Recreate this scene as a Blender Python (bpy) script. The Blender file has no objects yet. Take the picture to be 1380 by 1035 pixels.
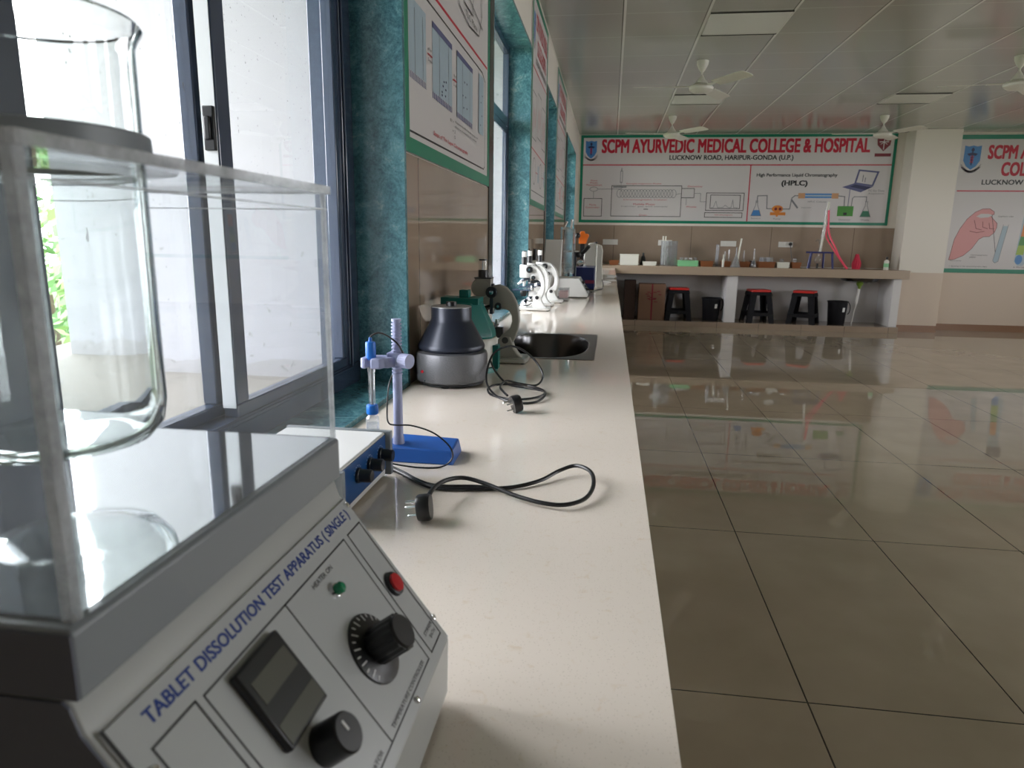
import bpy, bmesh, math, random
from mathutils import Vector, Matrix
random.seed(7)
SC = bpy.context.scene
COL = SC.collection
PI = math.pi

# ------------------------------------------------------------------ camera, sky, exposure
cam_d = bpy.data.cameras.new('camera')
cam = bpy.data.objects.new('camera', cam_d)
COL.objects.link(cam)
YAW, PITCH, ROLL, FPX = -0.13770782, 0.20910121, -0.01425253, 923.5
_f = Vector((math.sin(YAW)*math.cos(PITCH), math.cos(YAW)*math.cos(PITCH), -math.sin(PITCH)))
_r = Vector((math.cos(YAW), -math.sin(YAW), 0))
_d = _f.cross(_r)
_cr, _sr = math.cos(ROLL), math.sin(ROLL)
_right = _cr*_r + _sr*_d
_down = -_sr*_r + _cr*_d
M3 = Matrix((_right, -_down, -_f)).transposed()
cam.matrix_world = Matrix.Translation((0, 0, 1.30)) @ M3.to_4x4()
cam_d.sensor_fit = 'HORIZONTAL'
cam_d.sensor_width = 36.0
cam_d.lens = FPX/1380*36
cam_d.clip_start = 0.02
cam_d.clip_end = 200
cam_d.dof.use_dof = True
cam_d.dof.focus_distance = 1.75
cam_d.dof.aperture_fstop = 10.5
SC.camera = cam

world = bpy.data.worlds.new('overcast_sky')
SC.world = world
world.use_nodes = True
_wn = world.node_tree.nodes
_bg = _wn['Background']
_bg.inputs['Color'].default_value = (0.955, 0.965, 1.0, 1)
_bg.inputs['Strength'].default_value = 7.4

SC.view_settings.view_transform = 'Standard'
SC.view_settings.look = 'None'
SC.view_settings.gamma = 1.0
SC.view_settings.use_curve_mapping = False
SC.view_settings.exposure = 1.0
cy = SC.cycles
cy.max_bounces = 12
cy.diffuse_bounces = 6
cy.glossy_bounces = 6
cy.transmission_bounces = 12
cy.transparent_max_bounces = 32
cy.use_denoising = True
cy.sample_clamp_indirect = 6.0
cy.blur_glossy = 0.5


def portal(name, center, size, rot):
    d = bpy.data.lights.new(name, 'AREA')
    d.shape = 'RECTANGLE'
    d.size, d.size_y = size
    d.cycles.is_portal = True
    o = bpy.data.objects.new(name, d)
    COL.objects.link(o)
    o.location = center
    o.rotation_euler = rot


# room dimensions (metres)
WL, WB, WR, WF = -0.571, 11.45, 8.2, -3.0        # left, back, right, front wall faces
CEIL = 2.92
TOPZ = 0.88                                       # worktop
WINS = [(0.43, 1.865), (3.30, 4.74), (6.00, 6.85), (8.55, 10.48)]
SILL, WTOP = 0.893, 2.505
RWINS = [(1.0, 2.7), (3.5, 5.2), (7.6, 8.8)]    # assumed openings of the far right wall
for a, b in WINS:
    portal('daylight_portal', (-0.86, (a+b)/2, (SILL+WTOP)/2), (WTOP-SILL, b-a), (0, -PI/2, 0))
for a, b in RWINS:
    portal('daylight_portal', (WR+0.1, (a+b)/2, 1.7), (1.5, b-a), (0, PI/2, 0))


# ------------------------------------------------------------------ materials
def lin(r, g, b):
    def c(v):
        v /= 255.0
        return v/12.92 if v <= 0.04045 else ((v+0.055)/1.055)**2.4
    return (c(r), c(g), c(b), 1)


def mat(name, col, rough=0.5, metal=0.0, spec=0.5, coat=0.0, emit=None, es=0, bump=0, bscale=200, trans=0.0, alpha=1.0):
    m = bpy.data.materials.new(name)
    m.use_nodes = True
    p = m.node_tree.nodes['Principled BSDF']
    p.inputs['Base Color'].default_value = col if len(col) == 4 else (*col, 1)
    p.inputs['Roughness'].default_value = rough
    p.inputs['Metallic'].default_value = metal
    p.inputs['Specular IOR Level'].default_value = spec
    p.inputs['Coat Weight'].default_value = coat
    p.inputs['Coat Roughness'].default_value = 0.04
    p.inputs['Transmission Weight'].default_value = trans
    p.inputs['Alpha'].default_value = alpha
    if emit:
        p.inputs['Emission Color'].default_value = emit
        p.inputs['Emission Strength'].default_value = es
    if bump:
        N = m.node_tree
        tc = N.nodes.new('ShaderNodeTexCoord')
        t = N.nodes.new('ShaderNodeTexNoise')
        t.inputs['Scale'].default_value = bscale
        b = N.nodes.new('ShaderNodeBump')
        b.inputs['Strength'].default_value = bump
        b.inputs['Distance'].default_value = 0.002
        N.links.new(tc.outputs['Object'], t.inputs['Vector'])
        N.links.new(t.outputs['Fac'], b.inputs['Height'])
        N.links.new(b.outputs['Normal'], p.inputs['Normal'])
    return m


def nd(m, kind, **kw):
    n = m.node_tree.nodes.new(kind)
    for k, v in kw.items():
        if k in n.inputs:
            n.inputs[k].default_value = v
        else:
            setattr(n, k, v)
    return n


def lk(m, a, b):
    m.node_tree.links.new(a, b)


def pbsdf(m):
    return m.node_tree.nodes['Principled BSDF']


def mth(m, op, a, b=None):
    n = nd(m, 'ShaderNodeMath', operation=op)
    for i, v in enumerate((a, b)):
        if v is None:
            continue
        if isinstance(v, (int, float)):
            n.inputs[i].default_value = v
        else:
            lk(m, v, n.inputs[i])
    return n.outputs[0]


def mixc(m, fac, a, b):
    n = nd(m, 'ShaderNodeMix', data_type='RGBA')
    for i, v in ((0, fac), (6, a), (7, b)):
        if isinstance(v, (int, float)):
            n.inputs[i].default_value = v
        elif isinstance(v, tuple):
            n.inputs[i].default_value = v
        else:
            lk(m, v, n.inputs[i])
    return n.outputs[2]


def ramp(m, fac, stops):
    n = nd(m, 'ShaderNodeValToRGB')
    e = n.color_ramp.elements
    while len(e) < len(stops):
        e.new(0.5)
    for i, (p, c) in enumerate(stops):
        e[i].position = p
        e[i].color = c
    lk(m, fac, n.inputs[0])
    return n.outputs['Color']


def gridline(m, coord, off, step, width):
    """1 on lines of the given width at off + k*step of a coordinate"""
    t = mth(m, 'SUBTRACT', coord, off - width/2)
    t = mth(m, 'DIVIDE', t, step)
    t = mth(m, 'FLOORED_MODULO', t, 1.0)
    return mth(m, 'LESS_THAN', t, width/step)


def obj_xyz(m):
    tc = nd(m, 'ShaderNodeTexCoord')
    s = nd(m, 'ShaderNodeSeparateXYZ')
    lk(m, tc.outputs['Object'], s.inputs[0])
    return tc.outputs['Object'], s.outputs[0], s.outputs[1], s.outputs[2]


MT = {}
# floor tiles 0.6 x 1.2, polished
m = MT['floor'] = mat('polished_floor_tile', (0.3, 0.26, 0.2), 0.018, spec=0.75)
v, x, y, z = obj_xyz(m)
n1 = nd(m, 'ShaderNodeTexNoise', Scale=3.0, Detail=6.0)
lk(m, v, n1.inputs['Vector'])
c = ramp(m, n1.outputs['Fac'], [(0.3, lin(166, 153, 133)), (0.7, lin(178, 165, 145))])
g = mth(m, 'MAXIMUM', gridline(m, x, 0.619, 0.6, 0.005), gridline(m, y, 1.851, 1.2, 0.005))
lk(m, mixc(m, g, c, lin(45, 36, 28)), pbsdf(m).inputs['Base Color'])
# ceiling PVC panels 0.6 grid
m = MT['ceil'] = mat('glossy_ceiling_panel', (0.5, 0.5, 0.48), 0.085, spec=0.55)
v, x, y, z = obj_xyz(m)
gx = gridline(m, x, 0.03, 0.6, 0.018)
gxs = gridline(m, x, 0.017, 0.6, 0.008)
gy = gridline(m, y, 5.52, 0.6, 0.008)
c = mixc(m, mth(m, 'MULTIPLY', gy, 0.55), lin(178, 178, 172), lin(225, 225, 220))
c = mixc(m, mth(m, 'MULTIPLY', gx, 0.9), c, lin(236, 236, 232))
c = mixc(m, mth(m, 'MULTIPLY', gxs, 0.8), c, lin(70, 68, 64))
lk(m, c, pbsdf(m).inputs['Base Color'])
wv = nd(m, 'ShaderNodeTexWave', Scale=60.0, Distortion=0.0)
wv.bands_direction = 'X'
lk(m, v, wv.inputs['Vector'])
bp = nd(m, 'ShaderNodeBump', Strength=0.06, Distance=0.002)
lk(m, wv.outputs['Fac'], bp.inputs['Height'])
lk(m, bp.outputs['Normal'], pbsdf(m).inputs['Normal'])
# painted plaster
MT['white_wall'] = mat('white_wall_paint', lin(222, 216, 205), 0.55, bump=0.1, bscale=60)
m = MT['two_tone'] = mat('two_tone_wall_paint', lin(222, 216, 205), 0.5)
v, x, y, z = obj_xyz(m)
lk(m, mixc(m, mth(m, 'LESS_THAN', z, 0.885), lin(222, 216, 205), lin(214, 197, 180)), pbsdf(m).inputs['Base Color'])
MT['under_white'] = mat('white_distemper', lin(214, 212, 212), 0.7)
# glossy beige dado tile
def dado(name, axis, off, step=1.22):
    m = mat(name, lin(150, 132, 116), 0.04, spec=0.6)
    v, x, y, z = obj_xyz(m)
    n1 = nd(m, 'ShaderNodeTexNoise', Scale=2.0, Detail=5.0)
    lk(m, v, n1.inputs['Vector'])
    c = ramp(m, n1.outputs['Fac'], [(0.3, lin(146, 129, 112)), (0.7, lin(160, 142, 125))])
    g = gridline(m, x if axis == 'x' else y, off, step, 0.005)
    lk(m, mixc(m, g, c, lin(50, 42, 36)), pbsdf(m).inputs['Base Color'])
    return m
MT['dado_b'] = dado('beige_tile_back', 'x', 0.04)
MT['dado_l'] = dado('beige_tile_left', 'y', 2.015, 1.2)
MT['plinth'] = dado('beige_tile_plinth', 'x', 0.42, 0.62)
MT['brown_base'] = mat('brown_skirting_tile', lin(140, 104, 78), 0.3)
# green marble
m = MT['marble'] = mat('green_marble', lin(40, 78, 84), 0.22, spec=0.5)
v, x, y, z = obj_xyz(m)
n1 = nd(m, 'ShaderNodeTexNoise', Scale=14.0, Detail=12.0, Roughness=0.78, Distortion=1.0)
n2 = nd(m, 'ShaderNodeTexNoise', Scale=110.0, Detail=8.0, Roughness=0.85)
lk(m, v, n1.inputs['Vector']); lk(m, v, n2.inputs['Vector'])
c1 = ramp(m, n1.outputs['Fac'], [(0.34, lin(34, 72, 84)), (0.48, lin(60, 106, 118)), (0.58, lin(96, 144, 152)), (0.70, lin(202, 216, 214))])
c2 = ramp(m, n2.outputs['Fac'], [(0.40, lin(30, 80, 94)), (0.62, lin(120, 176, 184)), (0.72, lin(205, 222, 222))])
lk(m, mixc(m, 0.35, c1, c2), pbsdf(m).inputs['Base Color'])
# speckled composite worktop
def worktop_mat(name, base, sp1, sp2):
    m = mat(name, base, 0.05, spec=0.55)
    v, x, y, z = obj_xyz(m)
    n1 = nd(m, 'ShaderNodeTexNoise', Scale=55.0, Detail=8.0, Roughness=0.7, Distortion=0.6)
    n2 = nd(m, 'ShaderNodeTexVoronoi', Scale=260.0)
    lk(m, v, n1.inputs['Vector']); lk(m, v, n2.inputs['Vector'])
    c = ramp(m, n1.outputs['Fac'], [(0.36, base), (0.58, base), (0.72, sp1)])
    s = mth(m, 'LESS_THAN', n2.outputs['Distance'], 0.17)
    c = mixc(m, mth(m, 'MULTIPLY', s, 0.6), c, sp2)
    j = mth(m, 'MULTIPLY', gridline(m, y, 1.365, 1.2, 0.003), mth(m, 'GREATER_THAN', y, 1.0))
    c = mixc(m, mth(m, 'MULTIPLY', j, 0.5), c, lin(150, 140, 130))
    lk(m, c, pbsdf(m).inputs['Base Color'])
    return m
MT['worktop'] = worktop_mat('speckled_worktop', lin(243, 232, 220), lin(234, 218, 198), lin(206, 194, 178))
MT['slab'] = mat('beige_slab', lin(168, 150, 130), 0.25)
MT['alu'] = mat('dark_glossy_aluminium', lin(58, 70, 90), 0.16, spec=0.9)
MT['marble_shade'] = mat('shaded_marble_edge', lin(30, 36, 36), 0.25)  # marble copy with the dark of its unlit face in the colour
MT['strip_pale'] = mat('pale_strip', lin(228, 231, 234), 0.4)
MT['alu_dark'] = mat('dark_aluminium_frame', lin(44, 54, 74), 0.35)
m = MT['fin'] = mat('weathered_white_exterior_paint', lin(238, 238, 240), 0.8)
v, x, y, z = obj_xyz(m)
n1 = nd(m, 'ShaderNodeTexNoise', Scale=30.0, Detail=3.0, Roughness=0.6)
lk(m, v, n1.inputs['Vector'])
h = mth(m, 'SUBTRACT', 1.45, z)
h = mth(m, 'MULTIPLY', mth(m, 'MAXIMUM', h, 0.0), 0.10)
s = mth(m, 'GREATER_THAN', mth(m, 'ADD', n1.outputs['Fac'], h), 0.705)
n2 = nd(m, 'ShaderNodeTexNoise', Scale=6.0, Detail=4.0)
lk(m, v, n2.inputs['Vector'])
d2 = mth(m, 'MULTIPLY', mth(m, 'LESS_THAN', z, mth(m, 'ADD', 0.86, mth(m, 'MULTIPLY', n2.outputs['Fac'], 0.14))), 0.35)
c = mixc(m, d2, lin(164, 164, 169), lin(132, 126, 119))
lk(m, mixc(m, mth(m, 'MULTIPLY', s, 0.6), c, lin(120, 120, 118)), pbsdf(m).inputs['Base Color'])
MT['ledge'] = mat('weathered_concrete_ledge', lin(140, 135, 128), 0.85, bump=0.2, bscale=25)
MT['ground'] = mat('grassy_ground', lin(92, 110, 70), 0.9)
MT['leaf'] = mat('tree_leaf', lin(112, 150, 96), 0.6)
MT['leaf2'] = mat('pale_tree_leaf', lin(150, 178, 110), 0.6)
MT['bark'] = mat('tree_bark', lin(92, 76, 60), 0.9)


def thin_glass(name, tint=(1, 1, 1, 1), base=0.05, edge=0.75, haze=0.0, hazec=(0.8, 0.82, 0.84, 1), power=3.0, rough=0.0, dirt=False):
    """thin clear sheet: mostly see-through, mirror-like at grazing angles, a little pale haze"""
    m = bpy.data.materials.new(name)
    m.use_nodes = True
    N = m.node_tree
    N.nodes.remove(N.nodes['Principled BSDF'])
    out = N.nodes['Material Output']
    tr = nd(m, 'ShaderNodeBsdfTransparent', Color=tint)
    gl = nd(m, 'ShaderNodeBsdfGlossy', Roughness=rough)
    lw = nd(m, 'ShaderNodeLayerWeight', Blend=0.5)
    f = mth(m, 'ADD', mth(m, 'MULTIPLY', mth(m, 'POWER', lw.outputs['Facing'], power), edge), base)
    mx = nd(m, 'ShaderNodeMixShader')
    lk(m, f, mx.inputs[0]); lk(m, tr.outputs[0], mx.inputs[1]); lk(m, gl.outputs[0], mx.inputs[2])
    res = mx.outputs[0]
    if haze or dirt:
        df = nd(m, 'ShaderNodeBsdfDiffuse', Color=hazec)
        tl = nd(m, 'ShaderNodeBsdfTranslucent', Color=hazec)
        m2 = nd(m, 'ShaderNodeMixShader'); m2.inputs[0].default_value = 0.5
        lk(m, df.outputs[0], m2.inputs[1]); lk(m, tl.outputs[0], m2.inputs[2])
        m3 = nd(m, 'ShaderNodeMixShader')
        tc = nd(m, 'ShaderNodeTexCoord')
        n1 = nd(m, 'ShaderNodeTexNoise', Scale=14.0, Detail=8.0, Roughness=0.7)
        lk(m, tc.outputs['Object'], n1.inputs['Vector'])
        hz = mth(m, 'MULTIPLY', mth(m, 'POWER', n1.outputs['Fac'], 2.0), haze*4)
        lk(m, hz, m3.inputs[0])
        lk(m, res, m3.inputs[1]); lk(m, m2.outputs[0], m3.inputs[2])
        res = m3.outputs[0]
    if dirt:
        df = nd(m, 'ShaderNodeBsdfDiffuse', Color=lin(128, 126, 126))
        tc = nd(m, 'ShaderNodeTexCoord')
        mp = nd(m, 'ShaderNodeMapping'); mp.inputs['Scale'].default_value = (1, 1, 0.35)
        lk(m, tc.outputs['Object'], mp.inputs['Vector'])
        n1 = nd(m, 'ShaderNodeTexVoronoi', Scale=13.0)
        lk(m, mp.outputs[0], n1.inputs['Vector'])
        n2 = nd(m, 'ShaderNodeTexNoise', Scale=120.0, Detail=4.0)
        lk(m, tc.outputs['Object'], n2.inputs['Vector'])
        sx = nd(m, 'ShaderNodeSeparateColor')
        lk(m, n1.outputs['Color'], sx.inputs[0])
        lim = mth(m, 'MULTIPLY', mth(m, 'SUBTRACT', sx.outputs[0], 0.72), 0.55)
        s1 = mth(m, 'LESS_THAN', mth(m, 'ADD', n1.outputs['Distance'], mth(m, 'MULTIPLY', n2.outputs['Fac'], 0.12)), mth(m, 'ADD', lim, 0.06))
        s2 = mth(m, 'GREATER_THAN', n2.outputs['Fac'], 0.71)
        s = mth(m, 'MULTIPLY', mth(m, 'MAXIMUM', s1, s2), 0.45)
        m4 = nd(m, 'ShaderNodeMixShader')
        lk(m, s, m4.inputs[0]); lk(m, res, m4.inputs[1]); lk(m, df.outputs[0], m4.inputs[2])
        res = m4.outputs[0]
    lk(m, res, out.inputs['Surface'])
    return m


def solid_glass(name, col=(0.97, 0.985, 0.98, 1), ior=1.47):
    m = bpy.data.materials.new(name)
    m.use_nodes = True
    N = m.node_tree
    N.nodes.remove(N.nodes['Principled BSDF'])
    g = nd(m, 'ShaderNodeBsdfGlass', Color=col, Roughness=0.0, IOR=ior)
    lk(m, g.outputs[0], N.nodes['Material Output'].inputs['Surface'])
    return m


MT['pane'] = thin_glass('window_pane', base=0.04, edge=0.3, power=4.0, dirt=True)
MT['acrylic'] = thin_glass('clear_acrylic_sheet', tint=(0.965, 0.975, 0.98, 1), base=0.014, edge=0.55, haze=0.035, power=4.0)
MT['acrylic_edge'] = thin_glass('acrylic_glued_edge', tint=(0.92, 0.92, 0.92, 1), base=0.08, edge=0.3, haze=0.5)
MT['beaker_glass'] = solid_glass('borosilicate_glass')
MT['lab_glass'] = thin_glass('thin_lab_glass', tint=(0.93, 0.94, 0.95, 1), base=0.06, edge=0.9, power=2.0, haze=0.06, hazec=(0.95, 0.96, 0.97, 1))  # white haze stands in for bright reflections on the glass
MT['lab_plastic'] = thin_glass('milky_clear_plastic', tint=(0.9, 0.92, 0.94, 1), base=0.06, edge=0.6, power=2.0, haze=0.15, hazec=(0.95, 0.96, 0.97, 1))  # milky plastic, haze raised further in place of reflected light
MT['steel'] = mat('polished_steel', (0.8, 0.81, 0.82), 0.05, metal=1.0)
MT['steel_b'] = mat('brushed_sink_steel', (0.13, 0.13, 0.135), 0.22, metal=1.0)
MT['chrome'] = mat('chrome', (0.85, 0.85, 0.86), 0.06, metal=1.0)
MT['patch'] = mat('worn_steel_flange', lin(120, 120, 122), 0.35, metal=0.6, bump=0.3, bscale=40)
MT['appl_white'] = mat('cream_white_enamel', lin(184, 186, 184), 0.35, bump=0.05, bscale=300)
MT['appl_grey'] = mat('grey_enamel', lin(132, 138, 142), 0.35)
MT['appl_side'] = mat('dark_grey_side', lin(92, 96, 108), 0.45)
MT['plate_white'] = mat('white_panel_plate', lin(190, 193, 194), 0.28)
MT['black'] = mat('black_plastic', lin(26, 27, 30), 0.32)
MT['black_matt'] = mat('matt_black_rubber', lin(24, 25, 28), 0.55)
MT['black_dk'] = mat('dark_plastic_bin', lin(17, 17, 22), 0.65, spec=0.25)
MT['screen'] = mat('smoked_display_window', lin(96, 96, 90), 0.2)
MT['ink'] = mat('black_print', lin(30, 30, 34), 0.4)
MT['ink_grey'] = mat('grey_print', lin(120, 122, 126), 0.5)
MT['ink_blue'] = mat('blue_print', lin(34, 62, 140), 0.4)
MT['ink_white'] = mat('white_print', lin(225, 225, 225), 0.4)
MT['ink_red'] = mat('red_print', lin(188, 22, 52), 0.45)
MT['ink_maroon'] = mat('maroon_print', lin(120, 26, 40), 0.45)
MT['p_white'] = mat('poster_white', lin(206, 202, 201), 0.35)
MT['p_green'] = mat('poster_green', lin(10, 128, 98), 0.35)
MT['p_blue'] = mat('poster_blue', lin(70, 130, 190), 0.4)
MT['p_lblue'] = mat('poster_light_blue', lin(164, 183, 194), 0.4)
MT['p_slate'] = mat('poster_slate', lin(84, 88, 128), 0.4)
MT['p_orange'] = mat('poster_orange', lin(214, 130, 50), 0.4)
MT['p_grass'] = mat('poster_leaf_green', lin(66, 138, 50), 0.4)
MT['p_dgreen'] = mat('poster_dark_green', lin(30, 110, 80), 0.4)
MT['p_lime'] = mat('poster_lime', lin(150, 180, 60), 0.4)
MT['p_skin'] = mat('poster_pink', lin(214, 150, 148), 0.4)
MT['p_tan'] = mat('poster_tan', lin(196, 150, 110), 0.4)
MT['p_navy'] = mat('poster_navy', lin(40, 44, 84), 0.4)
MT['red_btn'] = mat('red_indicator_lens', lin(196, 30, 40), 0.2)
MT['grn_btn'] = mat('green_indicator_lens', lin(20, 130, 90), 0.2)
MT['blue_plastic'] = mat('bright_blue_plastic', lin(26, 112, 206), 0.35)
MT['blue_base'] = mat('blue_moulded_plastic', lin(34, 92, 176), 0.42, bump=0.05, bscale=250)
MT['blue_panel'] = mat('blue_front_panel', lin(18, 74, 132), 0.35)
MT['lav'] = mat('lavender_grey_plastic', lin(160, 166, 200), 0.42)
MT['hammer'] = mat('grey_hammered_paint', lin(112, 113, 117), 0.38, metal=0.4, bump=0.5, bscale=330)
MT['navy_cone'] = mat('dark_slate_spun_aluminium', lin(42, 47, 60), 0.33, metal=0.3)
MT['cone_top'] = mat('satin_grey_disc', lin(150, 150, 150), 0.3, metal=0.5)
MT['teal'] = mat('teal_enamel', lin(0, 112, 106), 0.35)
MT['cream'] = mat('cream_enamel', lin(206, 204, 194), 0.4)
MT['mic_grey'] = mat('warm_grey_enamel', lin(164, 162, 153), 0.32)
MT['mic_white'] = mat('white_enamel', lin(232, 232, 230), 0.28)
MT['mic_dark'] = mat('dark_slate_metal', lin(58, 66, 76), 0.35, metal=0.3)
MT['mirror'] = mat('microscope_mirror', (0.75, 0.76, 0.78), 0.04, metal=1.0)
MT['fan'] = mat('white_fan_enamel', lin(226, 224, 214), 0.35)
MT['light_diff'] = mat('unlit_white_diffuser', lin(226, 226, 222), 0.4)
MT['dark_line'] = mat('dark_trim', lin(40, 38, 36), 0.5)
MT['orange'] = mat('orange_plastic', lin(240, 118, 30), 0.4)
MT['navy_box'] = mat('navy_blue_enamel', lin(26, 40, 96), 0.35)
MT['pink_band'] = mat('maroon_label_band', lin(130, 50, 80), 0.4)
MT['pinkish'] = mat('pale_pink_contents', lin(226, 190, 188), 0.6)
MT['paper'] = mat('white_paper', lin(228, 228, 226), 0.7)
MT['sock'] = mat('white_switch_plate', lin(222, 220, 214), 0.3)
MT['amber'] = mat('brown_amber_plastic', lin(134, 82, 48), 0.4)
MT['gbox'] = mat('mint_green_plastic', lin(136, 206, 150), 0.4)
MT['wplastic'] = mat('white_plastic', lin(226, 226, 214), 0.4)
MT['bluestand'] = mat('dark_blue_painted_iron', lin(34, 40, 104), 0.35)
MT['pinktube'] = mat('pink_rubber_tube', lin(240, 84, 110), 0.4)
MT['pinkbag'] = mat('red_pink_cloth', lin(206, 40, 70), 0.6)
MT['carton'] = mat('brown_cardboard', lin(126, 96, 76), 0.8)
MT['carton_dk'] = mat('dark_brown_cardboard', lin(70, 52, 44), 0.8)
MT['redseat'] = mat('red_plastic', lin(206, 44, 38), 0.35)
MT['limeplastic'] = mat('lime_green_plastic', lin(120, 150, 50), 0.5)
MT['pvc'] = mat('white_pvc_pipe', lin(226, 224, 220), 0.4)


# ------------------------------------------------------------------ mesh helpers
class MB:
    """collects shapes into one mesh"""
    def __init__(s):
        s.bm = bmesh.new()

    def _add(s, verts, faces, mi=0):
        vs = [s.bm.verts.new(v) for v in verts]
        for f in faces:
            try:
                fc = s.bm.faces.new([vs[i] for i in f])
                fc.material_index = mi
            except ValueError:
                pass
        return s

    def box(s, x0, x1, y0, y1, z0, z1, mi=0):
        v = [(x, y, z) for x in (x0, x1) for y in (y0, y1) for z in (z0, z1)]
        f = [(0, 1, 3, 2), (4, 6, 7, 5), (0, 4, 5, 1), (2, 3, 7, 6), (0, 2, 6, 4), (1, 5, 7, 3)]
        return s._add(v, f, mi)

    def obox(s, c, ax, size, mi=0):
        """oriented box: centre, 3 axes, full sizes"""
        c = Vector(c); a, b, d = [Vector(q).normalized()*sz/2 for q, sz in zip(ax, size)]
        v = [c+i*a+j*b+k*d for i in (-1, 1) for j in (-1, 1) for k in (-1, 1)]
        f = [(0, 1, 3, 2), (4, 6, 7, 5), (0, 4, 5, 1), (2, 3, 7, 6), (0, 2, 6, 4), (1, 5, 7, 3)]
        return s._add(v, f, mi)

    def lathe(s, prof, c=(0, 0, 0), seg=32, axis=(0, 0, 1), mi=0, close=False):
        """profile of (radius, height) turned round an axis through c"""
        q = Vector((0, 0, 1)).rotation_difference(Vector(axis).normalized())
        c = Vector(c)
        rings = []
        for r, h in prof:
            if r < 1e-6:
                rings.append([s.bm.verts.new(c+q @ Vector((0, 0, h)))])
            else:
                rings.append([s.bm.verts.new(c+q @ Vector((r*math.cos(2*PI*k/seg), r*math.sin(2*PI*k/seg), h))) for k in range(seg)])
        pairs = list(zip(rings, rings[1:]))
        if close:
            pairs.append((rings[-1], rings[0]))
        for a, b in pairs:
            for k in range(seg):
                k2 = (k+1) % seg
                va = [a[0]] if len(a) == 1 else [a[k], a[k2]]
                vb = [b[0]] if len(b) == 1 else [b[k2], b[k]]
                fv = va+vb
                if len(fv) >= 3:
                    try:
                        s.bm.faces.new(fv).material_index = mi
                    except ValueError:
                        pass
        return s

    def cyl(s, p0, p1, r0, r1=None, seg=24, mi=0):
        p0, p1 = Vector(p0), Vector(p1)
        r1 = r0 if r1 is None else r1
        L = (p1-p0).length
        return s.lathe([(0, 0), (r0, 0), (r1, L), (0, L)], p0, seg, p1-p0, mi)

    def tube(s, pts, r, seg=8, mi=0, n=8, smooth=True):
        P = [Vector(p) for p in pts]
        if smooth and len(P) > 2:
            Q = []
            for i in range(len(P)-1):
                a, b, c_, d = P[max(i-1, 0)], P[i], P[i+1], P[min(i+2, len(P)-1)]
                for k in range(n):
                    t = k/n
                    Q.append(0.5*((2*b)+(c_-a)*t+(2*a-5*b+4*c_-d)*t*t+(-a+3*b-3*c_+d)*t**3))
            Q.append(P[-1]); P = Q
        up = Vector((0.1, 0.2, 1)).normalized()
        rings = []
        for i, p in enumerate(P):
            t = (P[min(i+1, len(P)-1)]-P[max(i-1, 0)])
            t = t.normalized() if t.length > 1e-9 else Vector((0, 0, 1))
            a = up - t*up.dot(t)
            if a.length < 1e-4:
                a = t.orthogonal()
            a.normalize(); up = a; b = t.cross(a)
            rings.append([s.bm.verts.new(p+a*r*math.cos(2*PI*k/seg)+b*r*math.sin(2*PI*k/seg)) for k in range(seg)])
        for A, B in zip(rings, rings[1:]):
            for k in range(seg):
                k2 = (k+1) % seg
                s.bm.faces.new((A[k], A[k2], B[k2], B[k])).material_index = mi
        s.bm.faces.new(list(reversed(rings[0]))).material_index = mi
        s.bm.faces.new(rings[-1]).material_index = mi
        return s

    def prism(s, poly, axis, a0, a1, mi=0):
        """2-D outline extruded: axis 'y' takes (x, z) points, 'x' takes (y, z), 'z' takes (x, y)"""
        def P(p, a):
            return {'y': (p[0], a, p[1]), 'x': (a, p[0], p[1]), 'z': (p[0], p[1], a)}[axis]
        n = len(poly)
        A = [s.bm.verts.new(P(p, a0)) for p in poly]
        B = [s.bm.verts.new(P(p, a1)) for p in poly]
        fs = [s.bm.faces.new(A), s.bm.faces.new(list(reversed(B)))]
        for i in range(n):
            j = (i+1) % n
            fs.append(s.bm.faces.new((A[j], A[i], B[i], B[j])))
        for f in fs:
            f.material_index = mi
        return s

    def frustum(s, x0, x1, y0, y1, z0, X0, X1, Y0, Y1, z1, mi=0):
        v = [(x0, y0, z0), (x1, y0, z0), (x1, y1, z0), (x0, y1, z0), (X0, Y0, z1), (X1, Y0, z1), (X1, Y1, z1), (X0, Y1, z1)]
        f = [(3, 2, 1, 0), (4, 5, 6, 7), (0, 1, 5, 4), (1, 2, 6, 5), (2, 3, 7, 6), (3, 0, 4, 7)]
        return s._add(v, f, mi)

    def ball(s, c, rx, ry=None, rz=None, mi=0, seg=20):
        ry = rx if ry is None else ry; rz = rx if rz is None else rz
        M = Matrix.Translation(c) @ Matrix.Diagonal((rx, ry, rz, 1))
        r = bmesh.ops.create_uvsphere(s.bm, u_segments=seg, v_segments=seg//2, radius=1, matrix=M)
        for f in {f for v in r['verts'] for f in v.link_faces}:
            f.material_index = mi
        return s

    def build(s, name, mats, parent=None, off=(0, 0, 0), bevel=0.0, smooth=35, bseg=2):
        if off != (0, 0, 0):
            s.bm.transform(Matrix.Translation(-Vector(off)))
        bmesh.ops.recalc_face_normals(s.bm, faces=s.bm.faces[:])
        me = bpy.data.meshes.new(name)
        s.bm.to_mesh(me); s.bm.free()
        for m_ in (mats if isinstance(mats, (list, tuple)) else [mats]):
            me.materials.append(MT[m_] if isinstance(m_, str) else m_)
        if smooth and len(me.polygons):
            me.polygons.foreach_set('use_smooth', [True]*len(me.polygons))
            me.set_sharp_from_angle(angle=math.radians(smooth))
        o = bpy.data.objects.new(name, me)
        COL.objects.link(o)
        if parent:
            o.parent = parent
        else:
            o.location = off
        if bevel:
            b = o.modifiers.new('bevel', 'BEVEL')
            b.width = bevel; b.segments = bseg; b.limit_method = 'ANGLE'; b.angle_limit = math.radians(40)
        return o


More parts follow.
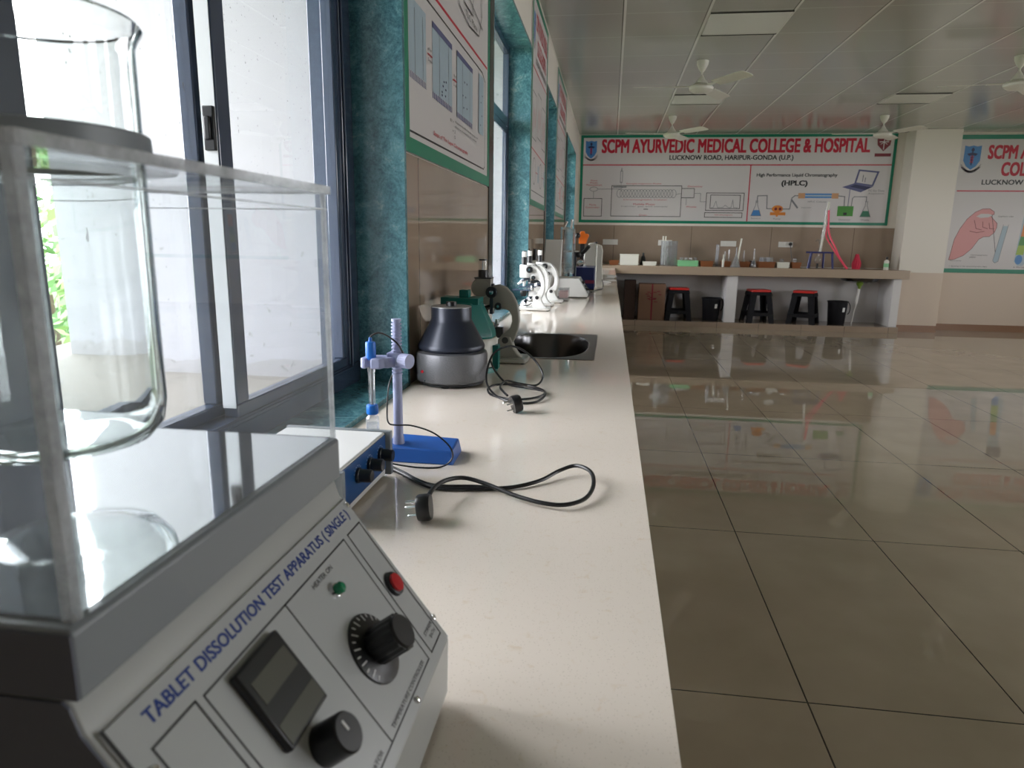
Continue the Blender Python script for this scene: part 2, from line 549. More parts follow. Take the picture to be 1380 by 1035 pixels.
def tag(o, label, cat, group=None, kind=None):
    o['label'] = label
    o['category'] = cat
    if group:
        o['group'] = group
    if kind:
        o['kind'] = kind
    return o


def thing(name, label, cat, loc=(0, 0, 0), rz=0.0, group=None):
    o = bpy.data.objects.new(name, None)
    o.empty_display_size = 0.05
    COL.objects.link(o)
    o.location = loc
    o.rotation_euler = (0, 0, rz)
    return tag(o, label, cat, group)


def struct(o):
    o['kind'] = 'structure'
    return o


def sroot(name, loc=(0, 0, 0)):
    o = bpy.data.objects.new(name, None)
    COL.objects.link(o)
    o.location = loc
    o['kind'] = 'structure'
    return o


KIDS = {}
def copy_tree(o, label=None, parent=None, loc=None, rz=None, group=None):
    c = o.copy()
    COL.objects.link(c)
    if parent:
        c.parent = parent
    if label:
        c['label'] = label
    if group:
        c['group'] = group
    if loc is not None:
        c.location = loc
    if rz is not None:
        c.rotation_euler = (0, 0, rz)
    for ch in [k for k in bpy.data.objects if k.parent == o]:
        copy_tree(ch, parent=c)
    return c


_TXT = {}
def text_geo(s, bold):
    if (s, bold) not in _TXT:
        cu = bpy.data.curves.new('lettering', 'FONT')
        cu.body = s; cu.size = 1.0; cu.offset = bold; cu.resolution_u = 3
        ob = bpy.data.objects.new('lettering', cu)
        COL.objects.link(ob)
        dg = bpy.context.evaluated_depsgraph_get()
        me = bpy.data.meshes.new_from_object(ob.evaluated_get(dg))
        vs = [tuple(v.co) for v in me.vertices]
        fs = [tuple(p.vertices) for p in me.polygons]
        bpy.data.objects.remove(ob); bpy.data.curves.remove(cu); bpy.data.meshes.remove(me)
        _TXT[(s, bold)] = (vs, fs)
    return _TXT[(s, bold)]


class Art:
    """flat print in board coordinates: u right, v up, n out of the board"""
    def __init__(s, n0=0.0006, dn=0.00012):
        s.mb = MB(); s.n = n0; s.dn = dn

    def poly(s, pts, mi):
        s.n += s.dn
        s.mb._add([(u, v, s.n) for u, v in pts], [tuple(range(len(pts)))], mi)

    def rect(s, u0, v0, u1, v1, mi):
        s.poly([(u0, v0), (u1, v0), (u1, v1), (u0, v1)], mi)

    def line(s, pts, w, mi, closed=False):
        s.n += s.dn
        P = [Vector(p) for p in pts]
        if closed:
            P.append(P[0])
        for a, b in zip(P, P[1:]):
            d = b-a
            if d.length < 1e-7:
                continue
            t = d.normalized(); q = Vector((-t.y, t.x))*w/2; e = t*w/2
            s.mb._add([(*(a-e+q), s.n), (*(a-e-q), s.n), (*(b+e-q), s.n), (*(b+e+q), s.n)], [(0, 1, 2, 3)], mi)

    def frame(s, u0, v0, u1, v1, w, mi):
        s.line([(u0, v0), (u1, v0), (u1, v1), (u0, v1)], w, mi, True)

    def disc(s, cu, cv, ru, rv, mi, seg=20):
        s.poly([(cu+ru*math.cos(2*PI*k/seg), cv+rv*math.sin(2*PI*k/seg)) for k in range(seg)], mi)

    def ring(s, cu, cv, ru, rv, w, mi, seg=20):
        s.line([(cu+ru*math.cos(2*PI*k/seg), cv+rv*math.sin(2*PI*k/seg)) for k in range(seg)], w, mi, True)

    def text(s, txt, u0, v0, u1, v1, mi, bold=0.0, rot=0.0):
        """fits the lettering into the box"""
        vs, fs = text_geo(txt, 0.0)
        if not vs:
            return
        x0 = min(v[0] for v in vs); x1 = max(v[0] for v in vs)
        y0 = min(v[1] for v in vs); y1 = max(v[1] for v in vs)
        sx = (u1-u0)/(x1-x0); sy = (v1-v0)/(y1-y0)
        ca, sa = math.cos(rot), math.sin(rot)
        shifts = [(0, 0)] if bold <= 0 else [(dx*bold, dy*bold*0.6) for dx in (-1, 0, 1) for dy in (-1, 1)]
        for dx, dy in shifts:
            s.n += s.dn*(1 if len(shifts) == 1 else 0.3)
            V = []
            for v in vs:
                a = (v[0]-x0+dx)*sx; b = (v[1]-y0+dy)*sy
                V.append((u0+a*ca-b*sa, v0+a*sa+b*ca, s.n))
            s.mb._add(V, fs, mi)

    def build(s, name, mats, parent):
        return s.mb.build(name, mats, parent, smooth=0)


# ================================================================== SETTING
struct(MB().box(-0.9, WR+0.2, WF-0.2, WB+0.2, -0.12, 0).build('floor', 'floor', smooth=0))
struct(MB().box(-0.9, WR+0.2, WF-0.2, WB+0.2, CEIL, CEIL+0.12).build('ceiling', 'ceil', smooth=0))
wl = MB()
XO = -0.735
wl.box(XO, WL, WF-0.2, WB+0.2, 0, 0.875)
wl.box(XO, WL, WF-0.2, WB+0.2, WTOP+0.018, CEIL)
edges = [WF-0.2] + [e for a, b in WINS for e in (a-0.018, b+0.018)] + [WB+0.2]
for a, b in zip(edges[::2], edges[1::2]):
    wl.box(XO, WL, a, b, 0.875, WTOP+0.018)
struct(wl.build('wall_left', 'white_wall', smooth=0))
struct(MB().box(XO, WR+0.2, WB, WB+0.2, 0, CEIL).build('wall_back', 'two_tone', smooth=0))
wr = MB()
wr.box(WR, WR+0.2, WF-0.2, WB, 0, 0.95).box(WR, WR+0.2, WF-0.2, WB, 2.45, CEIL)
e2 = [WF-0.2] + [e for w in RWINS for e in w] + [WB]
for a, b in zip(e2[::2], e2[1::2]):
    wr.box(WR, WR+0.2, a, b, 0.95, 2.45)
struct(wr.build('wall_right', 'white_wall', smooth=0))
struct(MB().box(XO, WR, WF-0.2, WF, 0, CEIL).build('wall_front', 'white_wall', smooth=0))
struct(MB().box(4.28, 4.91, 11.10, WB, 0, CEIL).build('pillar', 'two_tone', smooth=0, bevel=0.006))
# dado tile on the walls
struct(MB().box(WL, 4.28, WB-0.010, WB, 0.93, 1.535).build('wall_dado_back', 'dado_b', smooth=0))
dl = MB()
for a, b in zip(edges[::2], edges[1::2]):
    if b > 0 and a < WB:
        dl.box(WL, WL+0.008, max(a, WF), min(b, WB-0.010), TOPZ, 1.525)
struct(dl.build('wall_dado_left', 'dado_l', smooth=0))
struct(MB().box(4.91, WR, WB-0.012, WB, 0, 0.10).build('baseboard_back', 'brown_base', smooth=0))
struct(MB().box(WR-0.012, WR, WF, WB-0.012, 0, 0.10).build('baseboard_right', 'brown_base', smooth=0))
struct(MB().box(4.28, 4.91, 11.088, 11.10, 0, 0.10).build('baseboard_pillar', 'brown_base', smooth=0))

# windows of the left wall: marble surround, aluminium frame, sliding sashes, panes
for i, (a, b) in enumerate(WINS):
    t = MB()
    xi, xo = WL+0.012, XO
    t.box(xo, xi, a-0.018, b+0.018, SILL-0.018, SILL)
    t.box(xo, xi, a-0.018, b+0.018, WTOP, WTOP+0.018)
    t.box(xo, xi, a-0.018, a, SILL, WTOP)
    t.box(xo, xi, b, b+0.018, SILL, WTOP)
    if i:
        t.box(WL, WL+0.012, a-0.115, a-0.018, TOPZ, WTOP+0.018, 1)  # marble trim on the wall face, its shade painted into the colour
    struct(t.build('trim_%d' % (i+1), ['marble', 'marble_shade'], smooth=0))
    w = sroot('window_%d' % (i+1), (-0.74, (a+b)/2, SILL))
    of = (-0.74, (a+b)/2, SILL)
    f = MB()
    X1, X0 = -0.700, (-0.785 if i == 0 else -0.738)
    f.box(X0, X1, a, b, SILL, SILL+0.058)
    f.box(X0, X1, a, b, WTOP-0.045, WTOP)
    f.box(X0, X1, b-0.075 if i == 0 else b-0.055, b, SILL+0.058, WTOP-0.045)
    f.box(X0, X1, a, a+0.045, SILL+0.058, WTOP-0.045)
    f.box(X0, X1, a+0.045, b-0.075, 2.01, 2.07)
    # raised beads along the frame
    f.box(X1, X1+0.006, a+0.05, b-0.062, SILL+0.046, SILL+0.054)
    f.box(X1, X1+0.006, b-0.070, b-0.062, SILL+0.054, 2.0)
    f.build('frame', 'alu', w, of, bevel=0.003)
    MB().box(-0.722, -0.717, a+0.045, b-0.075, 2.07, WTOP-0.045).build('fanlight_pane', 'pane', w, of, smooth=0)
    if i == 0:
        spans = [(-0.735, -0.705, 1.208, b-0.062, 0.045, 0.050), (-0.775, -0.745, 0.75, 1.252, 0.05, 0.047)]
        MB().box(-0.775, -0.700, 0.670, 0.783, SILL+0.058, 2.01).build('mullion', 'alu_dark', w, of, bevel=0.003)
        MB().box(-0.766, -0.761, a+0.045, 0.670, SILL+0.058, 2.01).build('pane', 'pane', w, of, smooth=0)
    else:
        mid = (a+b)/2
        spans = [(-0.716, -0.702, mid-0.022, b-0.062, 0.045, 0.040), (-0.733, -0.718, a+0.035, mid+0.022, 0.05, 0.045)]
    for k, (x0, x1, y0, y1, sl, sr) in enumerate(spans):
        s = MB()
        zb, zt = SILL+0.056, 2.012
        s.box(x0, x1, y0, y1, zb, zb+0.026).box(x0, x1, y0, y1, zt-0.04, zt)
        s.box(x0, x1, y0, y0+sl, zb+0.026, zt-0.04).box(x0, x1, y1-sr, y1, zb+0.026, zt-0.04)
        so = s.build('sash', 'alu', w, of, bevel=0.003)
        xm = (x0+x1)/2
        MB().box(xm-0.0025, xm+0.0025, y0+sl, y1-sr, zb+0.026, zt-0.04).build('pane', 'pane', so, of, smooth=0)
        if i == 0 and k == 0:
            MB().box(x0, x1-0.003, y0-0.0015, y0, zb+0.02, zt-0.03).build('pale_side_strip', 'strip_pale', so, of, smooth=0)  # pale strip added over the dark stile's side face
            l = MB().box(-0.729, -0.708, 1.199, 1.208, 1.447, 1.523).box(-0.724, -0.713, 1.193, 1.199, 1.465, 1.505)
            l.build('latch', 'black', so, of, bevel=0.002)
    # the white fin beside each window outside, and the ledge under it
    struct(MB().box(-1.64, XO, b+0.035, b+0.155, 0.80, 3.3).build('exterior_fin_wall', 'fin', smooth=0))
    if i != 1:  # unseen near-side fins, added to cut light on the far fins and indoors
        struct(MB().box(-1.64, XO, a-0.16, a-0.04, 0.80, 3.3).build('exterior_fin_wall', 'fin', smooth=0))
    struct(MB().box(-1.80, XO, a-0.30, b+0.30, 0.79, 0.885).build('exterior_ledge', 'ledge', smooth=0, bevel=0.01))
struct(MB().box(-2.0, XO, -2.5, WB, 2.56, 2.68).build('added_shade_slab', 'fin', smooth=0))  # unseen overhang, added to keep sky light off the fins
# unseen right wall windows, assumed and added to light the room
for i, (a, b) in enumerate(RWINS):
    f = MB()
    for y0, y1 in ((a, a+0.05), (b-0.05, b), ((a+b)/2-0.03, (a+b)/2+0.03)):
        f.box(WR+0.06, WR+0.12, y0, y1, 0.95, 2.45)
    f.box(WR+0.06, WR+0.12, a, b, 0.95, 1.0).box(WR+0.06, WR+0.12, a, b, 2.40, 2.45)
    struct(f.build('window_%d' % (i+5), 'alu', smooth=0))

struct(MB().box(-60, 40, -40, 60, -4.6, -4.5).build('ground_outside', 'ground', smooth=0))
tr = thing('tree', 'leafy green tree standing outside beyond the white fin of the window', 'tree', (-10.9, 12.2, -4.5))
fo = MB()
for k in range(2600):
    while True:
        p = Vector((random.uniform(-1, 1), random.uniform(-1, 1), random.uniform(-1, 1)))
        if 0.35 < p.length < 1:
            break
    c = Vector((-10.9, 12.2, -1.2)) + Vector((p.x*2.6, p.y*2.6, p.z*2.75+0.25*math.sin(p.x*7)))
    n = Vector((random.gauss(0, 1), random.gauss(0, 1), random.gauss(0, 1))).normalized()
    a_ = n.orthogonal().normalized(); b_ = n.cross(a_)
    sz = random.uniform(0.10, 0.2)
    fo._add([c-a_*sz, c-b_*sz*0.5, c+a_*sz, c+b_*sz*0.5], [(0, 1, 2, 3)], random.random() < 0.4)
fo.build('foliage', ['leaf', 'leaf2'], tr, (-10.9, 12.2, -4.5), smooth=0)
MB().lathe([(0.28, 0), (0.2, 1.2), (0.16, 2.6), (0.05, 4.2)], (-10.9, 12.2, -4.5), 14).build('trunk', 'bark', tr, (-10.9, 12.2, -4.5))

# ================================================================== BENCHES
# left bench: worktop with a rectangular sink cut-out, front panel and gable
SX0, SX1, SY0, SY1 = -0.425, -0.048, 2.42, 3.085
lb = thing('lab_bench', 'long cream speckled lab bench running along the window wall', 'bench', (-0.25, 4, 0))
of = (-0.25, 4, 0)
w = MB()
XE = 0.075
YB0, YB1 = -0.6, 10.83
w.box(WL+0.009, XE, YB0, SY0, 0.84, TOPZ)
w.box(WL+0.009, XE, SY1, YB1, 0.84, TOPZ)
w.box(WL+0.009, SX0, SY0, SY1, 0.84, TOPZ)
w.box(SX1, XE, SY0, SY1, 0.84, TOPZ)
w.build('worktop', 'worktop', lb, of, smooth=0)
MB().box(0.02, 0.05, YB0, YB1, 0.0, 0.84).build('front_panel', 'dado_l', lb, of, smooth=0)
MB().box(WL+0.009, 0.02, YB0, YB0+0.1, 0, 0.84).build('end_panel', 'under_white', lb, of, smooth=0)

# sink
sk = thing('sink', 'stainless steel sink sunk in the cream worktop', 'sink', (-0.235, 2.75, 0.70))
of = (-0.235, 2.75, 0.70)
def sup(cx, cy, rx, ry, n=48, e=2.6):
    o = []
    for k in range(n):
        t = 2*PI*k/n
        c_, s_ = math.cos(t), math.sin(t)
        o.append((cx+rx*abs(c_)**(2/e)*(1 if c_ >= 0 else -1), cy+ry*abs(s_)**(2/e)*(1 if s_ >= 0 else -1)))
    return o
s = MB()
levels = [(1.02, 1.02, TOPZ+0.002), (1.0, 1.0, TOPZ+0.0005), (0.985, 0.985, TOPZ-0.012), (0.95, 0.96, 0.78), (0.86, 0.9, 0.73), (0.5, 0.55, 0.712), (0.12, 0.08, 0.708)]
R = []
for fx, fy, zz in levels:
    R.append([s.bm.verts.new((px, py, zz)) for px, py in sup(-0.245, 2.752, 0.172*fx, 0.312*fy)])
for A, B in zip(R, R[1:]):
    for k in range(48):
        s.bm.faces.new((A[k], A[(k+1) % 48], B[(k+1) % 48], B[k]))
s.bm.faces.new(list(reversed(R[-1])))
s.build('bowl', 'steel_b', sk, of, smooth=50)
s = MB()
O = [(SX0-0.006 if p[0] < -0.245 else SX1+0.006, SY0-0.004 if p[1] < 2.752 else SY1+0.004) for p in sup(0, 0, 1, 1)]
inner = sup(-0.245, 2.752, 0.172*1.02, 0.312*1.02)
O = []
for k in range(48):
    t = 2*PI*k/48
    c_, s_ = math.cos(t), math.sin(t)
    q = max(abs(c_), abs(s_))
    cx = (SX0+SX1)/2; rx = (SX1-SX0)/2+0.006
    O.append((cx+rx*c_/q, 2.7525+(0.3325+0.005)*s_/q))
A = [s.bm.verts.new((px, py, TOPZ+0.002)) for px, py in O]
B = [s.bm.verts.new((px, py, TOPZ+0.002)) for px, py in inner]
for k in range(48):
    s.bm.faces.new((A[k], A[(k+1) % 48], B[(k+1) % 48], B[k]))
s.build('flange', 'patch', sk, of, smooth=0)
MB().cyl((-0.245, 2.752, 0.709), (-0.245, 2.752, 0.713), 0.03).build('drain', 'chrome', sk, of)

# back bench in masonry: built-in plinth, divider walls and back, with a loose beige top
BT = 0.92
PLH = 0.085
struct(MB().box(WL+0.01, 4.275, 10.83, WB-0.001, 0, PLH).build('plinth_back', 'plinth', smooth=0))
for x0, x1 in ((1.775, 1.935), (4.155, 4.270)):
    struct(MB().box(x0, x1, 10.90, WB-0.013, PLH, 0.795).build('wall_divider', 'under_white', smooth=0, bevel=0.004))
struct(MB().box(WL+0.01, 4.155, WB-0.012, WB-0.001, PLH, 0.795).build('wall_under_bench', 'under_white', smooth=0))
bb = thing('bench_top', 'long beige bench top along the back wall, carrying glassware and trays', 'bench', (2.2, 11.15, 0.795))
of = (2.2, 11.15, 0.795)
MB().prism([(0.085, 10.85), (4.35, 10.85), (4.35, 11.09), (4.275, 11.09), (4.275, WB-0.011), (0.085, WB-0.011)], 'z', 0.795, BT).build('slab', 'slab', bb, of, smooth=0, bevel=0.004)
MB().box(WL+0.01, 0.085, 10.85, WB-0.011, 0.795, BT-0.005).build('corner_slab', 'slab', bb, of, smooth=0)

# ================================================================== DISSOLUTION APPARATUS
AY0, AY1 = 0.243, 0.549
AO = (-0.35, 0.396, TOPZ)
ap = thing('dissolution_tester', 'grey white tablet dissolution test apparatus with clear tank and sloping control panel', 'lab instrument', AO)
XB = -0.500
h = MB()
prof = [(XB, 0.888), (-0.132, 0.888), (-0.131, 0.944), (-0.2268, 1.0721), (-0.2290, 1.075), (-0.2335, 1.089), (-0.237, 1.092), (XB, 1.092)]
h.prism(prof, 'y', AY0, AY1)
h.build('housing', 'appl_white', ap, AO, bevel=0.002)
h = MB()
h.prism(prof, 'y', AY0-0.0015, AY0)  # thin sheet, darker than the housing, on its near side
h.build('side_sheet', 'appl_side', ap, AO, smooth=0)
for x in (-0.16, -0.46):
    for y in (AY0+0.03, AY1-0.03):
        MB().cyl((x, y, TOPZ), (x, y, 0.888), 0.014).build('foot', 'black_matt', ap, AO)
b = MB()
b.prism([(XB, 1.0925), (-0.228, 1.0925), (-0.228, 1.126), (-0.2305, 1.128), (XB, 1.128)], 'y', AY0, AY1)
b.build('bath_rim', 'appl_grey', ap, AO, bevel=0.0015)
MB().box(XB, -0.228, AY0-0.0015, AY0, 1.094, 1.126).build('bath_rim_side', 'appl_side', ap, AO, smooth=0)
MB().box(XB+0.004, -0.234, AY0+0.006, AY1-0.004, 1.1281, 1.1292).build('bath_floor', 'steel', ap, AO, smooth=0)
# tank of clear acrylic
TX0, TX1, TY0, TY1, TZ1 = XB+0.004, -0.230, AY0+0.004, AY1-0.003, 1.334
tk = MB()
tk.box(TX1-0.004, TX1, TY0, TY1, 1.1292, TZ1)
tk.box(TX0, TX0+0.004, TY0, TY1, 1.1292, TZ1)
tk.box(TX0+0.004, TX1-0.004, TY0, TY0+0.004, 1.1292, TZ1)
tk.box(TX0+0.004, TX1-0.004, TY1-0.004, TY1, 1.1292, TZ1)
tank = tk.build('tank', 'acrylic', ap, AO, smooth=0)
for x, y, r in ((TX1-0.0026, TY0+0.0026, 0.0029), (TX1-0.0015, TY1-0.0015, 0.0017), (TX0+0.0015, TY1-0.0015, 0.0017), (TX0+0.0015, TY0+0.0015, 0.0017)):
    MB().box(x-r, x+r, y-r, y+r, 1.1293, TZ1).build('glued_edge', 'acrylic_edge', tank, AO, smooth=0)
BC = (-0.357, 0.395)
ld = MB()
seg = 48
Z0, Z1 = TZ1, TZ1+0.004
def lid_ring(zz):
    O = []; I = []
    for k in range(seg):
        t = 2*PI*k/seg; c_, s_ = math.cos(t), math.sin(t); q = max(abs(c_), abs(s_))
        O.append(ld.bm.verts.new(((TX0+TX1)/2+(TX1-TX0)/2*c_/q, (TY0+TY1)/2+(TY1-TY0)/2*s_/q, zz)))
        I.append(ld.bm.verts.new((BC[0]+0.0655*c_, BC[1]+0.0655*s_, zz)))
    return O, I
Oa, Ia = lid_ring(Z0); Ob, Ib = lid_ring(Z1)
for A, B in ((Oa, Ia), (Ib, Ob), (Ob, Oa), (Ia, Ib)):
    for k in range(seg):
        ld.bm.faces.new((A[k], A[(k+1) % seg], B[(k+1) % seg], B[k]))
lid = ld.build('tank_lid', 'acrylic', ap, AO, smooth=0)
rm = MB()
rm.box(TX1-0.0005, TX1+0.0035, TY0-0.002, TY1+0.002, TZ1-0.001, TZ1+0.005)
rm.box(TX0-0.0035, TX0+0.0005, TY0-0.002, TY1+0.002, TZ1-0.001, TZ1+0.005)
rm.box(TX0, TX1, TY1-0.0005, TY1+0.0035, TZ1-0.001, TZ1+0.005)
rm.box(TX0, TX1, TY0-0.0035, TY0+0.0005, TZ1-0.001, TZ1+0.005)
rm.build('lid_edge', 'acrylic_edge', lid, AO, smooth=0)
rm = MB()
rm.box(TX1, TX1+0.0012, TY0, TY1, TZ1-0.0135, TZ1-0.0125)
rm.box(TX0, TX1, TY1, TY1+0.0012, TZ1-0.0135, TZ1-0.0125)
rm.build('lid_glue_line', 'acrylic_edge', lid, AO, smooth=0)
rg = MB().lathe([(0.0648, Z1), (0.082, Z1), (0.0835, Z1+0.0015), (0.0830, Z1+0.0065), (0.0690, Z1+0.0075), (0.0685, Z1+0.0215), (0.0675, Z1+0.0225), (0.0648, Z1+0.0225)], (*BC, 0), 64, close=True)
rg.build('vessel_collar', 'appl_grey', ap, AO, smooth=30)

# front plate with print, in plate coordinates
P0 = Vector((-0.131, AY0, 0.944)); U = Vector((0, 1, 0)); V = Vector((-0.083, 0, 0.111)).normalized(); Nn = U.cross(V)
pr = bpy.data.objects.new('control_panel', None)
MP = Matrix((U, V, Nn)).transposed().to_4x4(); MP.translation = P0 - Vector(AO)
pm = MB().box(0.004, 0.3045, 0.002, 0.1590, 0.0002, 0.0018)
pr = pm.build('control_panel', 'plate_white', ap, smooth=0, bevel=0.0006)
pr.matrix_local = MP
a = Art(0.0019, 0.00005)
a.text('TABLET DISSOLUTION TEST APPARATUS ( SINGLE )', 0.0268, 0.1420, 0.2935, 0.1525, 0, 0.030)
a.build('title_lettering', ['ink_blue'], pr)
a = Art(0.0019, 0.00005)
a.line([(0.062, 0.003), (0.062, 0.1345), (0.2640, 0.1345), (0.2575, 0.0115), (0.062, 0.0115)], 0.0013, 0)
a.line([(0.1585, 0.1345), (0.1585, 0.0115)], 0.0013, 0)
a.line([(0.2725, 0.1345), (0.3000, 0.1345), (0.2965, 0.0115), (0.2665, 0.0115), (0.2725, 0.1345)], 0.0013, 0)
a.line([(0.0555, 0.003), (0.0555, 0.1360), (0.0200, 0.1360), (0.0200, 0.003)], 0.0013, 0)
a.line([(0.0058, 0.002), (0.0058, 0.159)], 0.0022, 0)
a.text('HEATER ON', 0.1930, 0.1255, 0.2270, 0.1295, 0, 0.0)
a.text('TEMPERATURE CONTROLLER', 0.1680, 0.0145, 0.2480, 0.0180, 0, 0.0)
a.text('STIRRER', 0.2735, 0.0235, 0.2950, 0.0268, 0, 0.0)
a.text('BATH', 0.2790, 0.0175, 0.2920, 0.0208, 0, 0.0)
a.text('TEMPERATURE INDICATOR', 0.0680, 0.0145, 0.1450, 0.0180, 0, 0.0)
a.build('panel_print', ['ink'], pr)
d = MB().box(0.0805, 0.1310, 0.0740, 0.1300, 0.0018, 0.0075)
dm = d.build('display_bezel', 'black', pr, bevel=0.0015)
MB().box(0.0860, 0.1265, 0.1040, 0.1195, 0.0074, 0.0079).box(0.0830, 0.1285, 0.0770, 0.0905, 0.0074, 0.0079).build('display_window', 'screen', dm, smooth=0)
k = MB().lathe([(0, 0.0018), (0.0135, 0.0018), (0.0130, 0.021), (0.0118, 0.0225), (0, 0.0225)], (0.108, 0.056, 0), 32)
kn = k.build('selector_knob', 'black', pr)
MB().box(0.1070, 0.1090, 0.0570, 0.0640, 0.0224, 0.0229).build('pointer_mark', 'ink_white', kn, smooth=0)
dc = (0.2065, 0.0605)
k = MB().lathe([(0, 0.0018), (0.0280, 0.0018), (0.0275, 0.0034), (0.0185, 0.0062), (0, 0.0062)], (*dc, 0), 48)
dl_ = k.build('dial_skirt', 'black', pr)
a = Art(0, 0.00003)
for q in range(20):
    t = -2.2 + q*4.4/19 + PI/2
    c_, s_ = math.cos(t), math.sin(t)
    L = 0.0055 if q % 2 == 0 else 0.003
    z0 = 0.0050
    w_ = 0.0006
    p0 = Vector((dc[0]+c_*0.0265, dc[1]+s_*0.0265)); p1 = Vector((dc[0]+c_*(0.0265-L), dc[1]+s_*(0.0265-L)))
    tt = Vector((-s_, c_))*w_
    a.mb._add([(*(p0+tt), 0.0042), (*(p0-tt), 0.0042), (*(p1-tt), 0.0042+L*0.32), (*(p1+tt), 0.0042+L*0.32)], [(0, 1, 2, 3)], 0)
a.build('dial_scale', ['ink_white'], dl_)
k = MB()
pf = []
for q in range(60):
    t = 2*PI*q/60
    r_ = 0.0142 + (0.0006 if (q % 4) < 2 else -0.0003)
    pf.append((dc[0]+r_*math.cos(t), dc[1]+r_*math.sin(t)))
k.prism(pf, 'z', 0.006, 0.030)
k.lathe([(0, 0.030), (0.0135, 0.030), (0.0125, 0.032), (0, 0.032)], (*dc, 0), 32)
k.build('dial_knob', 'black', pr, smooth=30)
MB().lathe([(0, 0.0018), (0.0062, 0.0018), (0.0055, 0.0040), (0.0045, 0.0042), (0, 0.0042)], (0.2130, 0.1125, 0), 24).build('heater_lamp_ring', 'chrome', pr)
MB().lathe([(0.0046, 0.004), (0.0046, 0.0080), (0.003, 0.0098), (0, 0.0104)], (0.2130, 0.1125, 0), 24).build('heater_lamp', 'grn_btn', pr)
MB().lathe([(0, 0.0018), (0.0112, 0.0018), (0.0106, 0.0048), (0.0085, 0.0052), (0, 0.0052)], (0.2830, 0.0752, 0), 32).build('power_switch_ring', 'black', pr)
MB().lathe([(0.0084, 0.005), (0.0080, 0.0072), (0, 0.0080)], (0.2830, 0.0752, 0), 32).build('power_switch', 'red_btn', pr)
for u, v in ((0.2100, 0.0065), (0.3020, 0.0250), (0.3000, 0.1530), (0.0135, 0.1280), (0.012, 0.012)):
    MB().lathe([(0, 0.0018), (0.0030, 0.0018), (0.0026, 0.0036), (0, 0.0042)], (u, v, 0), 14).build('screw', 'chrome', pr)

# glass vessel hanging in the collar
vz0, vz1 = 1.160, 1.424
ro, th = 0.0640, 0.0026
prof = [(0, vz0), (0.040, vz0+0.001), (0.054, vz0+0.0045), (0.0615, vz0+0.014), (ro, vz0+0.028), (ro, vz1-0.012), (0.0655, vz1-0.006), (0.0690, vz1), (0.0672, vz1+0.0022),
        (0.0640, vz1-0.004), (ro-th, vz1-0.012), (ro-th, vz0+0.030), (0.0585, vz0+0.017), (0.052, vz0+0.0085), (0.039, vz0+0.0048), (0, vz0+0.0042)]
v_ = MB().lathe(prof, (*BC, 0), 72)
o = v_.build('glass_vessel', 'beaker_glass', off=(*BC, vz0), smooth=40)
tag(o, 'tall clear glass vessel hanging in the collar of the dissolution tank', 'beaker')

# ================================================================== PH METER
MY0, MY1, MX0, MX1, MZ0, MZ1 = 0.895, 1.128, -0.560, -0.379, 0.888, 0.965
MO = (-0.47, 1.01, TOPZ)
pm_ = thing('ph_meter', 'white benchtop meter with blue knob panel behind the dissolution tester', 'lab instrument', MO)
s = MB()
s.prism([(MX0, MZ0), (MX1+0.0, MZ0), (MX1+0.0, MZ1), (MX0, MZ1)], 'y', MY0+0.0112, MY1-0.0112)
s.build('case', 'mic_white', pm_, MO, bevel=0.003)
for y in (MY0, MY1-0.011):
    MB().box(MX0-0.002, MX1+0.010, y, y+0.011, MZ0-0.001, MZ1+0.001).build('side_cheek', 'appl_grey', pm_, MO, bevel=0.001)
MB().box(MX1, MX1+0.002, MY0+0.014, MY1-0.016, MZ0+0.012, MZ1-0.004).build('front_panel', 'blue_panel', pm_, MO, smooth=0)
for y in (1.083, 1.030, 0.977):
    k = MB().lathe([(0, 0), (0.0125, 0), (0.0120, 0.004), (0.0105, 0.005), (0.0102, 0.022), (0.009, 0.0235), (0, 0.0235)], (MX1+0.002, y, 0.934), 28, (1, 0, 0))
    k.build('knob', 'black', pm_, MO)
for y in (1.083, 1.030, 0.977):
    a = MB()
    for q in range(7):
        t = PI/2+(-1.2+q*0.4)
        a.box(MX1+0.002, MX1+0.0023, y+0.016*math.cos(t)-0.0007, y+0.016*math.cos(t)+0.0007, 0.934+0.016*math.sin(t)-0.0007, 0.934+0.016*math.sin(t)+0.0007)
    a.build('dial_marks', 'ink_white', pm_, MO, smooth=0)
for x in (MX0+0.02, MX1-0.02):
    for y in (MY0+0.02, MY1-0.03):
        MB().cyl((x, y, TOPZ), (x, y, MZ0), 0.008).build('foot', 'black_matt', pm_, MO)

# ================================================================== ELECTRODE STAND
SO = (-0.34, 1.25, TOPZ)
st = thing('electrode_stand', 'lavender electrode stand with notched pole and blue wedge base', 'stand', SO)
b = MB()
def hexa(V, mi=0):
    b._add(V, [(3, 2, 1, 0), (4, 5, 6, 7), (0, 1, 5, 4), (1, 2, 6, 5), (2, 3, 7, 6), (3, 0, 4, 7)], mi)
hexa([(-0.418, 1.203, TOPZ), (-0.276, 1.203, TOPZ), (-0.279, 1.295, TOPZ), (-0.418, 1.295, TOPZ),
      (-0.412, 1.208, TOPZ+0.030), (-0.281, 1.207, TOPZ+0.026), (-0.284, 1.289, TOPZ+0.029), (-0.412, 1.289, TOPZ+0.033)])
b.build('base', 'blue_base', st, SO, bevel=0.003)
PX, PY = -0.3905, 1.232
p = MB()
p.lathe([(0.0115, TOPZ+0.028), (0.0105, TOPZ+0.042), (0.0090, TOPZ+0.046), (0.0088, 1.045), (0, 1.045)], (PX, PY, 0), 24)
zz = 1.045
pf = [(0.0088, zz)]
while zz < 1.143:
    pf += [(0.0098, zz), (0.0098, zz+0.0030), (0.0070, zz+0.0034), (0.0070, zz+0.0060)]
    zz += 0.0063
